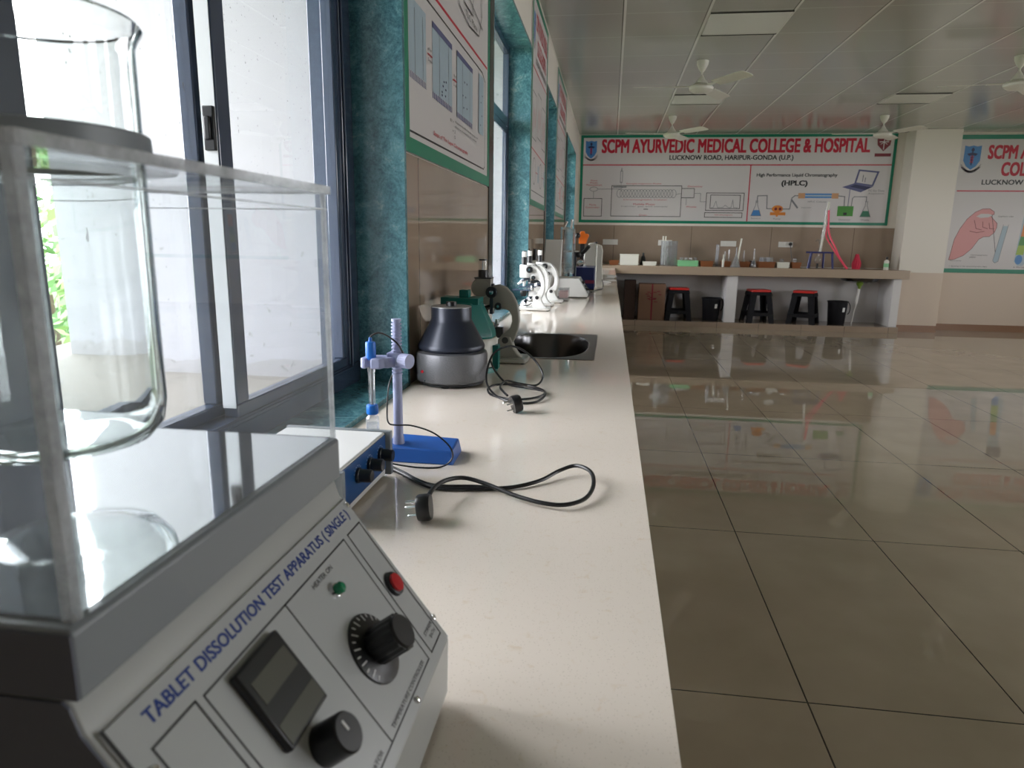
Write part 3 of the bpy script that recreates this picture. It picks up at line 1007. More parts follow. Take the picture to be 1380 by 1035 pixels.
pf += [(0.0092, zz), (0.0090, zz+0.005), (0, zz+0.005)]
p.lathe(pf, (PX, PY, 0), 24)
p.build('pole', 'lav', st, SO, smooth=30)
EX, EY = -0.432, 1.205
c = MB()
c.box(PX-0.016, PX+0.010, PY-0.015, PY+0.015, 1.063, 1.088)
c.prism([(EX-0.017, EY-0.008), (EX-0.012, EY-0.016), (EX-0.005, EY-0.016), (EX-0.004, EY-0.006), (EX+0.004, EY-0.006), (EX+0.005, EY-0.018), (EX+0.022, EY-0.016), (EX+0.027, EY-0.004), (EX+0.034, EY-0.004), (EX+0.042, EY+0.012), (EX+0.040, EY+0.034), (EX-0.002, EY+0.030), (EX-0.016, EY+0.012)], 'z', 1.062, 1.081)
cl = c.build('clamp', 'lav', st, SO, bevel=0.002)
k = MB()
pf = []
for q in range(48):
    t = 2*PI*q/48
    r_ = 0.0132+(0.0006 if q % 2 else 0)
    pf.append((r_*math.cos(t), r_*math.sin(t)))
k.prism(pf, 'z', 0, 0.020)
k.bm.transform(Matrix.Translation((PX+0.012, PY-0.010, 1.074)) @ Vector((0, 0, 1)).rotation_difference(Vector((0.9, -0.42, 0))).to_matrix().to_4x4())
k.cyl((PX+0.005, PY-0.006, 1.074), (PX+0.013, PY-0.010, 1.074), 0.009)
k.build('clamp_knob', 'lav', cl, SO, smooth=25)
# electrode in the clamp
EO = (EX, EY, 0.98)
el = thing('ph_electrode', 'blue capped glass electrode held in the lavender clamp', 'electrode', EO)
MB().lathe([(0.0092, 1.077), (0.0096, 1.080), (0.0096, 1.107), (0.0088, 1.110), (0.0035, 1.111), (0.0030, 1.118), (0, 1.118)], (EX, EY, 0), 24).build('cap', 'blue_plastic', el, EO)
MB().lathe([(0.0075, 1.062), (0.0072, 1.055), (0.0060, 1.052), (0.0058, 0.992), (0, 0.990)], (EX, EY, 0), 20).build('glass_stem', 'lab_glass', el, EO)
MB().cyl((EX, EY, 1.060), (EX, EY, 0.992), 0.0022, seg=10).build('inner_tube', 'ink_grey', el, EO)
cb = [(EX, EY, 1.117), (EX+0.003, EY, 1.122), (EX+0.015, EY+0.004, 1.1265), (EX+0.030, EY+0.008, 1.121), (EX+0.045, EY+0.014, 1.108), (EX+0.053, EY+0.018, 1.094), (EX+0.054, EY+0.034, 1.07),
      (EX+0.028, EY+0.040, 1.04), (-0.4030, 1.215, 1.020), (-0.4035, 1.205, 0.975), (-0.399, 1.200, 0.958), (-0.386, 1.200, 0.9545), (-0.354, 1.200, 0.955), (-0.312, 1.197, 0.944), (-0.282, 1.195, 0.921), (-0.275, 1.192, 0.900), (-0.293, 1.185, 0.8835), (-0.330, 1.175, 0.8825), (-0.362, 1.170, 0.886), (-0.390, 1.160, 0.893), (-0.410, 1.140, 0.900)]
MB().tube(cb, 0.0016, 8).build('lead', 'black', el, EO)
bo = thing('storage_bottle', 'small clear bottle with blue cap hanging on the electrode tip', 'bottle', (EX, EY, 0.93))
MB().lathe([(0.0062, 0.992), (0.0105, 0.9905), (0.0112, 0.9885), (0.0112, 0.9745), (0.0104, 0.973), (0.0060, 0.973)], (EX, EY, 0), 24, close=True).build('cap', 'blue_plastic', bo, (EX, EY, 0.93))
MB().lathe([(0.0085, 0.9730), (0.0088, 0.970), (0.0120, 0.966), (0.0125, 0.963), (0.0125, 0.931), (0.0115, 0.929), (0, 0.929)], (EX, EY, 0), 24).build('body', 'lab_plastic', bo, (EX, EY, 0.93))
MB().lathe([(0, 0.930), (0.0105, 0.930), (0.0112, 0.955), (0, 0.955)], (EX, EY, 0), 20).build('buffer_solution', 'lab_plastic', bo, (EX, EY, 0.93))

# ================================================================== POWER CORDS
def plug(root, off, c, fwd, up, sc=1.0):
    """three-pin round plug: c centre, fwd towards the pins"""
    c = Vector(c); f = Vector(fwd).normalized(); u = Vector(up); u = (u-f*u.dot(f)).normalized(); s_ = f.cross(u)
    b = MB()
    pts = []
    n = 28
    for lay, (k, dd) in enumerate(((0.90, -0.011), (1.0, -0.007), (1.0, 0.006), (0.94, 0.009))):
        ring = []
        for q in range(n):
            t = 2*PI*q/n
            r_ = 0.0215*k*sc
            x_ = r_*math.cos(t); y_ = r_*math.sin(t)
            if y_ > 0:
                x_ *= 1-0.28*(y_/r_)
            ring.append(b.bm.verts.new(c+s_*x_+u*y_+f*dd*sc))
        pts.append(ring)
    for A, B in zip(pts, pts[1:]):
        for q in range(n):
            b.bm.faces.new((A[q], A[(q+1) % n], B[(q+1) % n], B[q]))
    b.bm.faces.new(pts[0]); b.bm.faces.new(list(reversed(pts[-1])))
    po = b.build('plug', 'black', root, off, smooth=40)
    for x_, y_, r_, L in ((0, 0.011, 0.0034, 0.020), (-0.0095, -0.0075, 0.0025, 0.017), (0.0095, -0.0075, 0.0025, 0.017)):
        p0 = c+s_*x_*sc+u*y_*sc+f*0.008*sc
        m_ = MB()
        m_.lathe([(0, 0), (r_, 0), (r_, L), (r_*0.6, L+0.0015), (0, L+0.0016)], p0, 14, f)
        m_.build('pin', 'chrome', po, off)
    return po

CO = (-0.2, 1.08, TOPZ)
c1 = thing('power_cord', 'black power cord looping over the worktop in front of the blue stand', 'cord', CO)
z = TOPZ+0.0045
path = [(-0.425, 1.185, z+0.002), (-0.395, 1.165, z), (-0.350, 1.128, z), (-0.311, 1.092, z), (-0.272, 1.072, z), (-0.211, 1.080, z), (-0.150, 1.098, z), (-0.105, 1.135, z+0.002), (-0.075, 1.175, z+0.008), (-0.045, 1.185, z+0.016), (-0.018, 1.150, z+0.018), (-0.012, 1.105, z+0.010), (-0.024, 1.055, z+0.005),
        (-0.055, 1.025, z+0.004), (-0.095, 1.028, z+0.004), (-0.140, 1.048, z+0.006), (-0.190, 1.072, z+0.013), (-0.228, 1.078, z+0.019), (-0.252, 1.052, z+0.023), (-0.262, 1.010, z+0.026), (-0.2635, 0.975, z+0.023)]
MB().tube(path, 0.0036, 10).build('cable', 'black', c1, CO)
path2 = [(p[0]-0.004, p[1]+0.011, z) for p in path[:6]]
MB().tube([(-0.43, 1.192, z)]+path2[1:]+[(-0.17, 1.091, z)], 0.0030, 8).build('second_cable', 'black', c1, CO)
plug(c1, CO, (-0.2625, 0.945, TOPZ+0.0225), (-0.97, -0.10, -0.12), (0.05, 0.86, 0.45))

CO = (-0.24, 1.82, TOPZ)
c2 = thing('power_cord', 'black cord coiled in a raised loop between grey centrifuge and sink', 'cord', CO)
z = TOPZ+0.004
path = [(-0.362, 2.10, 0.925), (-0.335, 2.03, 0.905), (-0.285, 1.945, z), (-0.235, 1.905, z), (-0.195, 1.885, z), (-0.163, 1.85, z), (-0.180, 1.785, z), (-0.235, 1.750, z), (-0.300, 1.785, z), (-0.322, 1.84, z+0.006), (-0.300, 1.88, z+0.010), (-0.235, 1.895, z+0.009), (-0.180, 1.86, z+0.008), (-0.158, 1.800, z+0.006), (-0.175, 1.735, z), (-0.225, 1.712, z), (-0.285, 1.755, z+0.006),
        (-0.330, 1.86, 0.905), (-0.336, 1.93, 0.945), (-0.318, 1.955, 0.978), (-0.268, 1.950, 0.994), (-0.213, 1.945, 0.966), (-0.178, 1.925, 0.920), (-0.192, 1.900, 0.893), (-0.240, 1.880, 0.900), (-0.272, 1.850, 0.912), (-0.280, 1.790, 0.908), (-0.262, 1.735, 0.906), (-0.247, 1.700, 0.905)]
MB().tube(path, 0.0031, 8).build('cable', 'black', c2, CO)
plug(c2, CO, (-0.215, 1.625, TOPZ+0.0235), (-0.86, -0.42, -0.22), (-0.25, 0.80, 0.50), 1.08)

# ================================================================== CENTRIFUGE
KX, KY = -0.450, 1.945
KO = (KX, KY, TOPZ)
cf = thing('centrifuge', 'round grey hammered centrifuge with dark conical lid by the marble jamb', 'centrifuge', KO)
MB().lathe([(0, 0.892), (0.098, 0.892), (0.104, 0.896), (0.1055, 0.905), (0.1055, 0.968), (0.103, 0.976), (0.096, 0.980), (0, 0.980)], (KX, KY, 0), 64).build('base', 'hammer', cf, KO)
MB().lathe([(0, 0.8845), (0.094, 0.8845), (0.094, 0.892), (0, 0.892)], (KX, KY, 0), 48).build('rubber_skirt', 'black_matt', cf, KO)
for q in range(3):
    t = 2*PI*q/3+0.5
    MB().cyl((KX+0.075*math.cos(t), KY+0.075*math.sin(t), TOPZ), (KX+0.075*math.cos(t), KY+0.075*math.sin(t), 0.886), 0.012).build('foot', 'black_matt', cf, KO)
MB().lathe([(0, 0.980), (0.088, 0.980), (0.090, 0.984), (0.097, 0.986), (0.0975, 0.994), (0.095, 1.000), (0.062, 1.062), (0.0585, 1.070), (0.0580, 1.100), (0.0575, 1.104), (0, 1.104)], (KX, KY, 0), 64).build('lid', 'navy_cone', cf, KO, smooth=28)
MB().lathe([(0, 1.104), (0.0585, 1.104), (0.0585, 1.106), (0.056, 1.107), (0, 1.107)], (KX, KY, 0), 64).build('lid_disc', 'cone_top', cf, KO)
k = MB()
pf = []
for q in range(40):
    t = 2*PI*q/40
    r_ = 0.0145+(0.0007 if (q//2) % 2 else 0)
    pf.append((KX+r_*math.cos(t), KY+r_*math.sin(t)))
k.prism(pf, 'z', 1.107, 1.119)
k.build('lid_knob', 'black', cf, KO, smooth=25)
q = Vector((-0.80, -0.6, 0)).normalized()
q = Vector((-0.45, -0.89, 0)).normalized()
pc = Vector((KX, KY, 0.926))+q*0.1055
pc2 = Vector((KX, KY, 0.926)) + Vector((-0.62, -0.78, 0)).normalized()*0.1055
MB().lathe([(0.0045, -0.001), (0.0042, 0.003), (0.0025, 0.005), (0, 0.0055)], pc2, 16, Vector((-0.62, -0.78, 0))).build('indicator_lamp', 'red_btn', cf, KO)
pc3 = Vector((KX, KY, 0.902)) + Vector((-0.52, -0.855, 0)).normalized()*0.1050
MB().lathe([(0.0030, -0.001), (0.0028, 0.004), (0, 0.0045)], pc3, 12, Vector((-0.52, -0.855, 0))).build('screw', 'chrome', cf, KO)

# ================================================================== TEAL APPARATUS
TO = (-0.468, 2.20, TOPZ)
tl = thing('covered_centrifuge', 'teal tapered centrifuge on a cream base behind the grey one', 'centrifuge', TO)
b = MB()
b.lathe([(0, 0.896), (0.094, 0.896), (0.1, 0.90), (0.1, 0.982), (0.096, 0.989), (0, 0.989)], (-0.462, 2.24, 0), 48)
b.build('base', 'cream', tl, TO, smooth=35)
c = MB()
c.lathe([(0.096, 0.989), (0.098, 0.992), (0.095, 1.010), (0.056, 1.092), (0.054, 1.100), (0, 1.100)], (-0.462, 2.24, 0), 8)
c.bm.transform(Matrix.Translation((-0.462, 2.24, 0)) @ Matrix.Rotation(PI/8, 4, 'Z') @ Matrix.Translation((0.462, -2.24, 0)))
c.build('cover', 'teal', tl, TO, smooth=20, bevel=0.003)
MB().box(-0.513, -0.416, 2.195, 2.285, 1.094, 1.1145).box(-0.540, -0.49, 2.205, 2.275, 1.085, 1.116).build('top_plate', 'teal', tl, TO, bevel=0.002)
MB().box(-0.484, -0.452, 2.225, 2.257, 1.1145, 1.138).build('top_knob', 'teal', tl, TO, bevel=0.002)
f = MB()
f.lathe([(0, TOPZ), (0.103, TOPZ), (0.103, 0.896), (0, 0.896)], (-0.462, 2.24, 0), 40)
f.box(-0.378, -0.352, 2.20, 2.235, 0.892, 0.968)
f.build('foot_ring', 'teal', tl, TO, smooth=35)

tl.location.x += 0.012
tl.location.y -= 0.077

# ================================================================== MICROSCOPES
def microscope(name, label, bodym, armm, head=False):
    r = thing(name, label, 'microscope')
    b = MB()
    b.prism([(-0.094, -0.045), (-0.088, -0.058), (-0.03, -0.064), (0.085, -0.064), (0.098, -0.055), (0.103, -0.03), (0.103, 0.03), (0.098, 0.055), (0.085, 0.064), (-0.03, 0.064), (-0.088, 0.058), (-0.094, 0.045), (-0.05, 0.03), (-0.04, 0.0), (-0.05, -0.03)], 'z', 0.004, 0.018)
    b.build('base', armm, r, bevel=0.004)
    for x, y in ((-0.08, 0.05), (-0.08, -0.05), (0.088, 0.045), (0.088, -0.045)):
        MB().cyl((x, y, 0), (x, y, 0.005), 0.008, seg=12).build('foot', 'black_matt', r)
    p = MB()
    p.prism([(-0.006, 0.016), (0.082, 0.016), (0.066, 0.030), (0.052, 0.052), (0.046, 0.072), (0.040, 0.088), (0.006, 0.090), (-0.003, 0.078)], 'y', -0.022, 0.022)
    p.build('pillar', armm, r, bevel=0.004)
    a = MB()
    outer = [(-0.030, 0.262), (0.000, 0.266), (0.024, 0.256), (0.045, 0.234), (0.060, 0.205), (0.068, 0.172), (0.0700, 0.142), (0.066, 0.112), (0.056, 0.084), (0.046, 0.064), (0.030, 0.052)]
    inner = [(0.006, 0.060), (0.002, 0.080), (0.008, 0.094), (0.024, 0.104), (0.038, 0.120), (0.044, 0.142), (0.042, 0.162), (0.034, 0.176), (0.020, 0.182), (-0.008, 0.183), (-0.030, 0.185)]
    a.prism(outer+inner, 'y', -0.014, 0.014)
    a.build('arm', armm, r, bevel=0.004)
    if armm == 'mic_white':
        t = MB()
        for yy in (-0.0145, 0.0145):
            for k in range(len(outer)-2):
                t.obox(((outer[k][0]+outer[k+1][0])/2*0.93, yy, (outer[k][1]+outer[k+1][1])/2*0.985), (Vector((outer[k+1][0]-outer[k][0], 0, outer[k+1][1]-outer[k][1])), (0, 1, 0), Vector((-(outer[k+1][1]-outer[k][1]), 0, outer[k+1][0]-outer[k][0]))), (0.034, 0.001, 0.0016))
        t.build('arm_stripe', 'black', r, smooth=0)
    MB().box(-0.034, -0.022, -0.016, 0.016, 0.165, 0.268).build('focus_rack', 'mic_dark', r, bevel=0.001)
    if head:
        t = MB()
        t.lathe([(0, -0.024), (0.030, -0.024), (0.034, -0.018), (0.034, 0.018), (0.030, 0.024), (0, 0.024)], (-0.064, 0, 0.254), 36, (0, 1, 0))
        t.prism([(-0.083, 0.25), (-0.03, 0.225), (-0.028, 0.286), (-0.083, 0.286)], 'y', -0.023, 0.023)
        t.frustum(-0.062, -0.034, -0.014, 0.014, 0.196, -0.075, -0.032, -0.02, 0.02, 0.236)
        t.build('body_tube', bodym, r, bevel=0.002)
        MB().box(-0.086, -0.026, -0.026, 0.026, 0.285, 0.289).build('head_plate', 'black', r, bevel=0.001)
    else:
        MB().lathe([(0, 0.192), (0.030, 0.192), (0.034, 0.197), (0.035, 0.262), (0.033, 0.268), (0, 0.268)], (-0.052, 0, 0), 36).build('body_tube', bodym, r)
    ex = -0.060
    z0 = 0.288 if head else 0.268
    MB().lathe([(0, z0), (0.0165, z0), (0.0165, 0.312), (0.0150, 0.314), (0, 0.314)], (ex, 0, 0), 28).build('eyepiece_sleeve', 'black', r)
    e = MB().lathe([(0, 0.314), (0.0138, 0.314), (0.0138, 0.346), (0.011, 0.348), (0, 0.348)], (ex, 0, 0), 28)
    if not head:
        e.lathe([(0.0145, 0.322), (0.0145, 0.336)], (ex, 0, 0), 28)
    e.build('eyepiece', 'chrome' if head else 'mic_white', r)
    MB().lathe([(0.0141, 0.3455), (0.0141, 0.3500), (0, 0.3500)], (ex, 0, 0), 28).build('eyepiece_cap', 'black', r)
    n_ = MB().lathe([(0, -0.008), (0.026, -0.008), (0.028, 0), (0.022, 0.008), (0, 0.010)], (-0.052, 0, 0.183), 28, (-0.3, 0, 1))
    n_.build('nosepiece', 'black' if head else 'mic_dark', r)
    for ax, L in (((-0.12, 0, -1), 0.032), ((-0.95, -0.15, -0.75), 0.040), ((-0.85, 0.5, -0.6), 0.034)):
        A = Vector(ax).normalized(); o_ = Vector((-0.055, 0, 0.184))+A*0.012
        MB().lathe([(0, 0), (0.010, 0), (0.010, L*0.45), (0.0075, L*0.5), (0.0072, L*0.85), (0.0045, L), (0, L)], o_, 20, A).build('objective', 'mic_dark' if head else 'mic_white', r)
    MB().box(-0.125, -0.012, -0.058, 0.058, 0.118, 0.125).build('stage', 'mic_dark' if head else 'alu', r, bevel=0.001)
    for yy in (-0.035, 0.035):
        MB().box(-0.085, -0.015, yy-0.004, yy+0.004, 0.127, 0.130).cyl((-0.018, yy, 0.125), (-0.018, yy, 0.142), 0.004, seg=10).build('stage_clip', 'chrome', r)
    MB().box(-0.03, 0.012, -0.012, 0.012, 0.082, 0.120).build('stage_bracket', 'black' if head else armm, r, bevel=0.002)
    MB().lathe([(0, 0.118), (0.019, 0.118), (0.021, 0.095), (0.016, 0.082), (0, 0.082)], (-0.062, 0, 0), 24).build('condenser', 'black', r)
    mr = MB().lathe([(0, -0.004), (0.024, -0.004), (0.025, 0.003), (0.022, 0.0035), (0, 0.0036)], (-0.058, 0, 0.044), 28, (-0.5, -0.55, 0.7))
    mr.build('mirror', 'mirror', r)
    MB().tube([(-0.012, -0.012, 0.04), (-0.03, -0.026, 0.03), (-0.058, -0.026, 0.028), (-0.072, -0.02, 0.040)], 0.0028, 8).build('mirror_fork', 'black', r)
    for sgn in (-1, 1):
        a_ = (0, sgn, 0)
        for nm, x, zz, ra, L in (('coarse_knob', -0.024, 0.241, 0.0195, 0.030), ('fine_knob', -0.001, 0.194, 0.0125, 0.026)):
            k = MB().lathe([(0, 0), (0.007, 0), (0.007, 0.010), (ra, 0.010), (ra, L-0.002), (ra-0.002, L), (0, L)], (x, sgn*0.013, zz), 28, a_)
            ko = k.build(nm, 'black', r)
            MB().lathe([(0, L-0.0002), (ra*0.38, L-0.0002), (ra*0.36, L+0.001), (0, L+0.0012)], (x, sgn*0.013, zz), 18, a_).build('knob_cap', 'chrome', ko)
        MB().lathe([(0, 0), (0.0115, 0), (0.0105, 0.004), (0, 0.0045)], (0.022, sgn*0.0225, 0.076), 24, a_).build('tilt_screw', 'black', r)
    return r

m1 = microscope('microscope', 'warm grey curved arm microscope just left of the sink', 'mic_grey', 'mic_grey', True)
m1.location = (-0.370, 2.34, TOPZ)
MG = 'white microscopes in a row'
m2 = microscope('microscope', 'white microscope closest to the sink in the row under the windows', 'mic_white', 'mic_white')
m2.location = (-0.447, 4.12, TOPZ)
m2['group'] = MG
copy_tree(m2, 'white microscope second from the sink, half hidden behind the first', loc=(-0.449, 4.42, TOPZ))
copy_tree(m2, 'white microscope third from the sink, beside the pink-filled plastic box', loc=(-0.408, 4.66, TOPZ))
m5 = microscope('microscope', 'rearmost microscope of the row, with a taller all black eyepiece', 'mic_white', 'mic_white')
m5.location = (-0.478, 4.98, TOPZ)
m5['group'] = MG
for ch in [k for k in bpy.data.objects if k.parent == m5 and k.name.startswith('eyepiece')]:
    ch.data.materials[0] = MT['black']

# ================================================================== FAR PART OF THE LEFT BENCH
pb = thing('plastic_box', 'clear plastic box with pale pink contents behind the white microscopes', 'box', (-0.315, 4.80, TOPZ))
of = (-0.315, 4.80, TOPZ)
MB().box(-0.345, -0.275, 4.74, 4.87, TOPZ, 0.963).build('shell', 'lab_plastic', pb, of, bevel=0.003)
MB().box(-0.340, -0.280, 4.745, 4.865, TOPZ+0.025, 0.950).build('contents', 'pinkish', pb, of, bevel=0.003)
MB().box(-0.347, -0.273, 4.738, 4.872, 0.963, 0.969).build('lid', 'lab_plastic', pb, of, bevel=0.002)

ci = thing('control_box', 'white sloped front instrument box right of the microscopes', 'lab instrument', (-0.27, 5.2, TOPZ))
of = (-0.27, 5.2, TOPZ)
MB().prism([(-0.395, 0.888), (-0.155, 0.888), (-0.150, 0.905), (-0.220, 1.022), (-0.395, 1.020)], 'y', 5.06, 5.36).build('case', 'mic_white', ci, of, bevel=0.004)
MB().prism([(-0.1485, 0.905), (-0.1475, 0.908), (-0.2175, 1.018), (-0.2190, 1.018)], 'y', 5.075, 5.345).build('front_panel', 'appl_grey', ci, of, smooth=0)
for yy, zz in ((5.12, 0.94), (5.2, 0.955), (5.28, 0.93), (5.15, 0.985), (5.26, 0.985)):
    xx = -0.1475-(zz-0.908)*0.6364
    MB().lathe([(0, 0), (0.012, 0), (0.011, 0.010), (0, 0.0105)], (xx, yy, zz), 18, (0.84, 0, 0.54)).build('knob', 'black', ci, of)
MB().box(-0.39, -0.16, 5.07, 5.35, TOPZ, 0.888).build('foot_plate', 'black_matt', ci, of)
a = MB()
for k in range(3):
    a.box(-0.325+k*0.014, -0.316+k*0.014, 5.0595, 5.060, 0.945, 0.955)
a.build('small_marking', 'ink', ci, of, smooth=0)

o = MB()
o.prism([(-0.520, TOPZ), (-0.395, TOPZ), (-0.379, 1.297), (-0.507, 1.297)], 'y', 5.48, 5.58)
o = o.build('column_cabinet', 'mic_white', off=(-0.45, 5.53, TOPZ), bevel=0.004)
tag(o, 'tall plain white cabinet column standing behind the white microscopes', 'lab instrument')

fr = thing('friability_tester', 'navy box tester carrying a clear upright drum', 'lab instrument', (-0.24, 6.0, TOPZ))
of = (-0.24, 6.0, TOPZ)
MB().box(-0.315, -0.128, 5.92, 6.20, TOPZ+0.008, 1.068).build('case', 'navy_box', fr, of, bevel=0.005)
MB().box(-0.205, -0.1275, 5.9185, 5.92, 0.935, 0.962).build('label_band', 'pink_band', fr, of, smooth=0)
MB().box(-0.31, -0.13, 5.93, 6.19, TOPZ, TOPZ+0.008).build('feet', 'black_matt', fr, of)
d = MB()
d.lathe([(0.004, -0.036), (0.178, -0.036), (0.180, -0.034), (0.180, 0.034), (0.178, 0.036), (0.004, 0.036)], (-0.335, 5.72, 1.205), 56, (1, 0, 0))
d.build('drum', 'lab_plastic', fr, of, smooth=30)
MB().lathe([(0.176, -0.004), (0.182, -0.004), (0.182, 0.004), (0.176, 0.004)], (-0.30, 5.72, 1.205), 56, (1, 0, 0), close=True).build('drum_rim', 'acrylic_edge', fr, of)
MB().cyl((-0.38, 5.72, 1.205), (-0.255, 5.72, 1.205), 0.008).build('axle', 'chrome', fr, of)
s = MB().lathe([(0, 0), (0.026, 0), (0.028, 0.02), (0.018, 0.04), (0.02, 0.055), (0, 0.06)], (-0.262, 5.74, 1.115), 24, (0.9, -0.2, 0.1))
s.build('hub', 'chrome', fr, of)
MB().cyl((-0.335, 5.72, 0.895), (-0.335, 5.72, 1.03), 0.010).box(-0.36, -0.27, 5.66, 5.94, TOPZ, 0.90).cyl((-0.285, 5.76, 0.895), (-0.285, 5.76, 1.205), 0.010).build('bracket', 'mic_dark', fr, of)
MB().tube([(-0.268, 5.76, 1.18), (-0.22, 5.74, 1.20), (-0.175, 5.72, 1.25)], 0.016, 10).ball((-0.262, 5.74, 1.18), 0.026).build('lever', 'black', fr, of)

o = MB().cyl((-0.375, 5.60, 1.385), (-0.352, 5.60, 1.44), 0.009).cyl((-0.318, 5.60, 1.38), (-0.312, 5.60, 1.455), 0.010)
o.box(-0.40, -0.385, 5.59, 5.61, TOPZ, 1.39).box(-0.40, -0.31, 5.592, 5.608, 1.375, 1.395).box(-0.41, -0.34, 5.57, 5.63, TOPZ, TOPZ+0.012)
o = o.build('twin_tube_stand', 'chrome', off=(-0.395, 5.60, TOPZ))
tag(o, 'thin chrome stand with two bright short tubes above the clear drum', 'stand')

ob = thing('orange_instrument', 'orange block on a black post behind the clear drum', 'lab instrument', (-0.26, 6.6, TOPZ))
of = (-0.26, 6.6, TOPZ)
MB().prism([(-0.300, 1.262), (-0.232, 1.262), (-0.222, 1.30), (-0.208, 1.335), (-0.215, 1.352), (-0.245, 1.356), (-0.252, 1.378), (-0.285, 1.374), (-0.300, 1.33)], 'y', 6.55, 6.66).build('block', 'orange', ob, of, bevel=0.004)
MB().box(-0.285, -0.245, 6.58, 6.62, TOPZ+0.01, 1.262).box(-0.32, -0.20, 6.53, 6.68, TOPZ, TOPZ+0.012).ball((-0.312, 6.54, 1.335), 0.026).build('post', 'black', ob, of)

ob.location.y += 0.04
cr = thing('cream_cabinet_instrument', 'cream cabinet instrument with curved shoulder near the end of the bench', 'lab instrument', (-0.15, 6.4, TOPZ))
of = (-0.15, 6.4, TOPZ)
MB().prism([(-0.240, TOPZ+0.19), (-0.128, TOPZ+0.19), (-0.130, 1.262), (-0.150, 1.272), (-0.195, 1.270), (-0.232, 1.21)], 'y', 6.30, 6.55).build('body', 'cream', cr, of, bevel=0.01, bseg=3)
MB().prism([(-0.128, TOPZ), (-0.060, TOPZ), (-0.062, 1.00), (-0.074, 1.08), (-0.070, 1.20), (-0.082, 1.25), (-0.126, 1.262)], 'y', 6.28, 6.52).build('side_column', 'cream', cr, of, bevel=0.008, bseg=3)
MB().box(-0.24, -0.128, 6.32, 6.54, TOPZ, TOPZ+0.19).build('stand_block', 'appl_grey', cr, of, bevel=0.004)
MB().cyl((-0.135, 6.34, 1.268), (-0.135, 6.34, 1.280), 0.016).build('top_knob', 'black', cr, of)
MB().tube([(-0.065, 6.27, 0.95), (-0.055, 6.2, 0.91), (-0.06, 6.05, TOPZ+0.006), (-0.11, 5.85, TOPZ+0.006), (-0.14, 5.6, TOPZ+0.006)], 0.004, 8).build('mains_lead', 'black', cr, of)

PG = 'white papers at the end of the bench'
for k, (x, y, zz, hh, rz, lb_) in enumerate([(-0.02, 7.9, TOPZ, 0.03, 0.1, 'crumpled white paper stack farthest along the window bench'), (-0.065, 6.95, TOPZ, 0.016, -0.2, 'flat white paper pile beside the cream instrument')]):
    p = MB()
    for q in range(4):
        p.obox((random.uniform(-.01, .01), random.uniform(-.02, .02), hh*(q+0.5)/4), (Vector((math.cos(rz+q*0.15), math.sin(rz+q*0.15), 0)), Vector((-math.sin(rz+q*0.15), math.cos(rz+q*0.15), 0)), (0, 0, 1)), (0.12, 0.22, hh/4))
    o = p.build('paper_stack', 'paper', smooth=0)
    o.location = (x, y, zz)
    tag(o, lb_, 'paper', PG)

# ================================================================== BACK BENCH ITEMS
def lathe_thing(name, label, cat, prof, loc, m_, seg=28, group=None, close=False):
    o = MB().lathe(prof, (0, 0, 0), seg, close=close).build(name, m_)
    o.location = loc
    return tag(o, label, cat, group)


def tray(name, label, x0, x1, y0, y1, h_, m_, group=None, fl=0.012, cat='tray'):
    cx, cy_ = (x0+x1)/2, (y0+y1)/2
    rx, ry = (x1-x0)/2, (y1-y0)/2
    t = MB()
    L = [(rx-fl, ry-fl, 0), (rx, ry, h_), (rx-0.006, ry-0.006, h_), (rx-fl-0.004, ry-fl-0.004, 0.008)]
    R = [[t.bm.verts.new((sx*a, sy*b_, zz)) for sx, sy in ((-1, -1), (1, -1), (1, 1), (-1, 1))] for a, b_, zz in L]
    t.bm.faces.new(R[0])
    for A, B in zip(R, R[1:]):
        for k in range(4):
            t.bm.faces.new((A[k], A[(k+1) % 4], B[(k+1) % 4], B[k]))
    t.bm.faces.new(R[-1])
    o = t.build(name, m_, smooth=0)
    o.location = (cx, cy_, BT)
    return tag(o, label, cat, group)


AG = 'brown trays of glassware on the back bench'
tray('tray', 'brown tray at the left end of the back bench', -0.02, 0.135, 10.98, 11.2, 0.07, 'amber', AG)
wb = thing('white_box', 'white plastic box on the left of the back bench', 'box', (0.29, 11.08, BT))
MB().box(-0.14, 0.145, -0.09, 0.09, 0, 0.15).build('body', 'wplastic', wb, bevel=0.006)
MB().box(-0.145, 0.15, -0.095, 0.095, 0.15, 0.168).build('lid', 'wplastic', wb, bevel=0.004)
lathe_thing('dark_bottle', 'dark cone-shaped bottle beside the white box', 'bottle', [(0, 0), (0.05, 0), (0.05, 0.02), (0.03, 0.12), (0.016, 0.15), (0.016, 0.19), (0, 0.19)], (0.515, 11.22, BT), 'black')
tray('tray', 'shallow white tray between white box and clear jars', 0.50, 0.715, 10.98, 11.12, 0.06, 'wplastic')
JG = 'large clear cylinders on the back bench'
jp = [(0, 0), (0.062, 0), (0.064, 0.004), (0.064, 0.37), (0.068, 0.378), (0.062, 0.378), (0.060, 0.37), (0.060, 0.008), (0, 0.006)]
lathe_thing('glass_jar', 'tall clear glass jar, the left one of the pair on the back bench', 'jar', jp, (0.835, 11.06, BT), 'lab_plastic', group=JG)
lathe_thing('glass_jar', 'tall clear glass jar, the right one of the pair on the back bench', 'jar', jp, (0.965, 11.13, BT), 'lab_plastic', group=JG)
TG = 'upright tubes in the left clear jar'
tp = [(0, 0), (0.007, 0.004), (0.0105, 0.01), (0.0105, 0.44), (0.0085, 0.44), (0.0085, 0.012), (0, 0.008)]
lathe_thing('test_tube', 'upright white-looking tube standing in the left clear jar, nearer the wall corner', 'tube', tp, (0.798, 11.05, BT+0.01), 'wplastic', 14, TG)
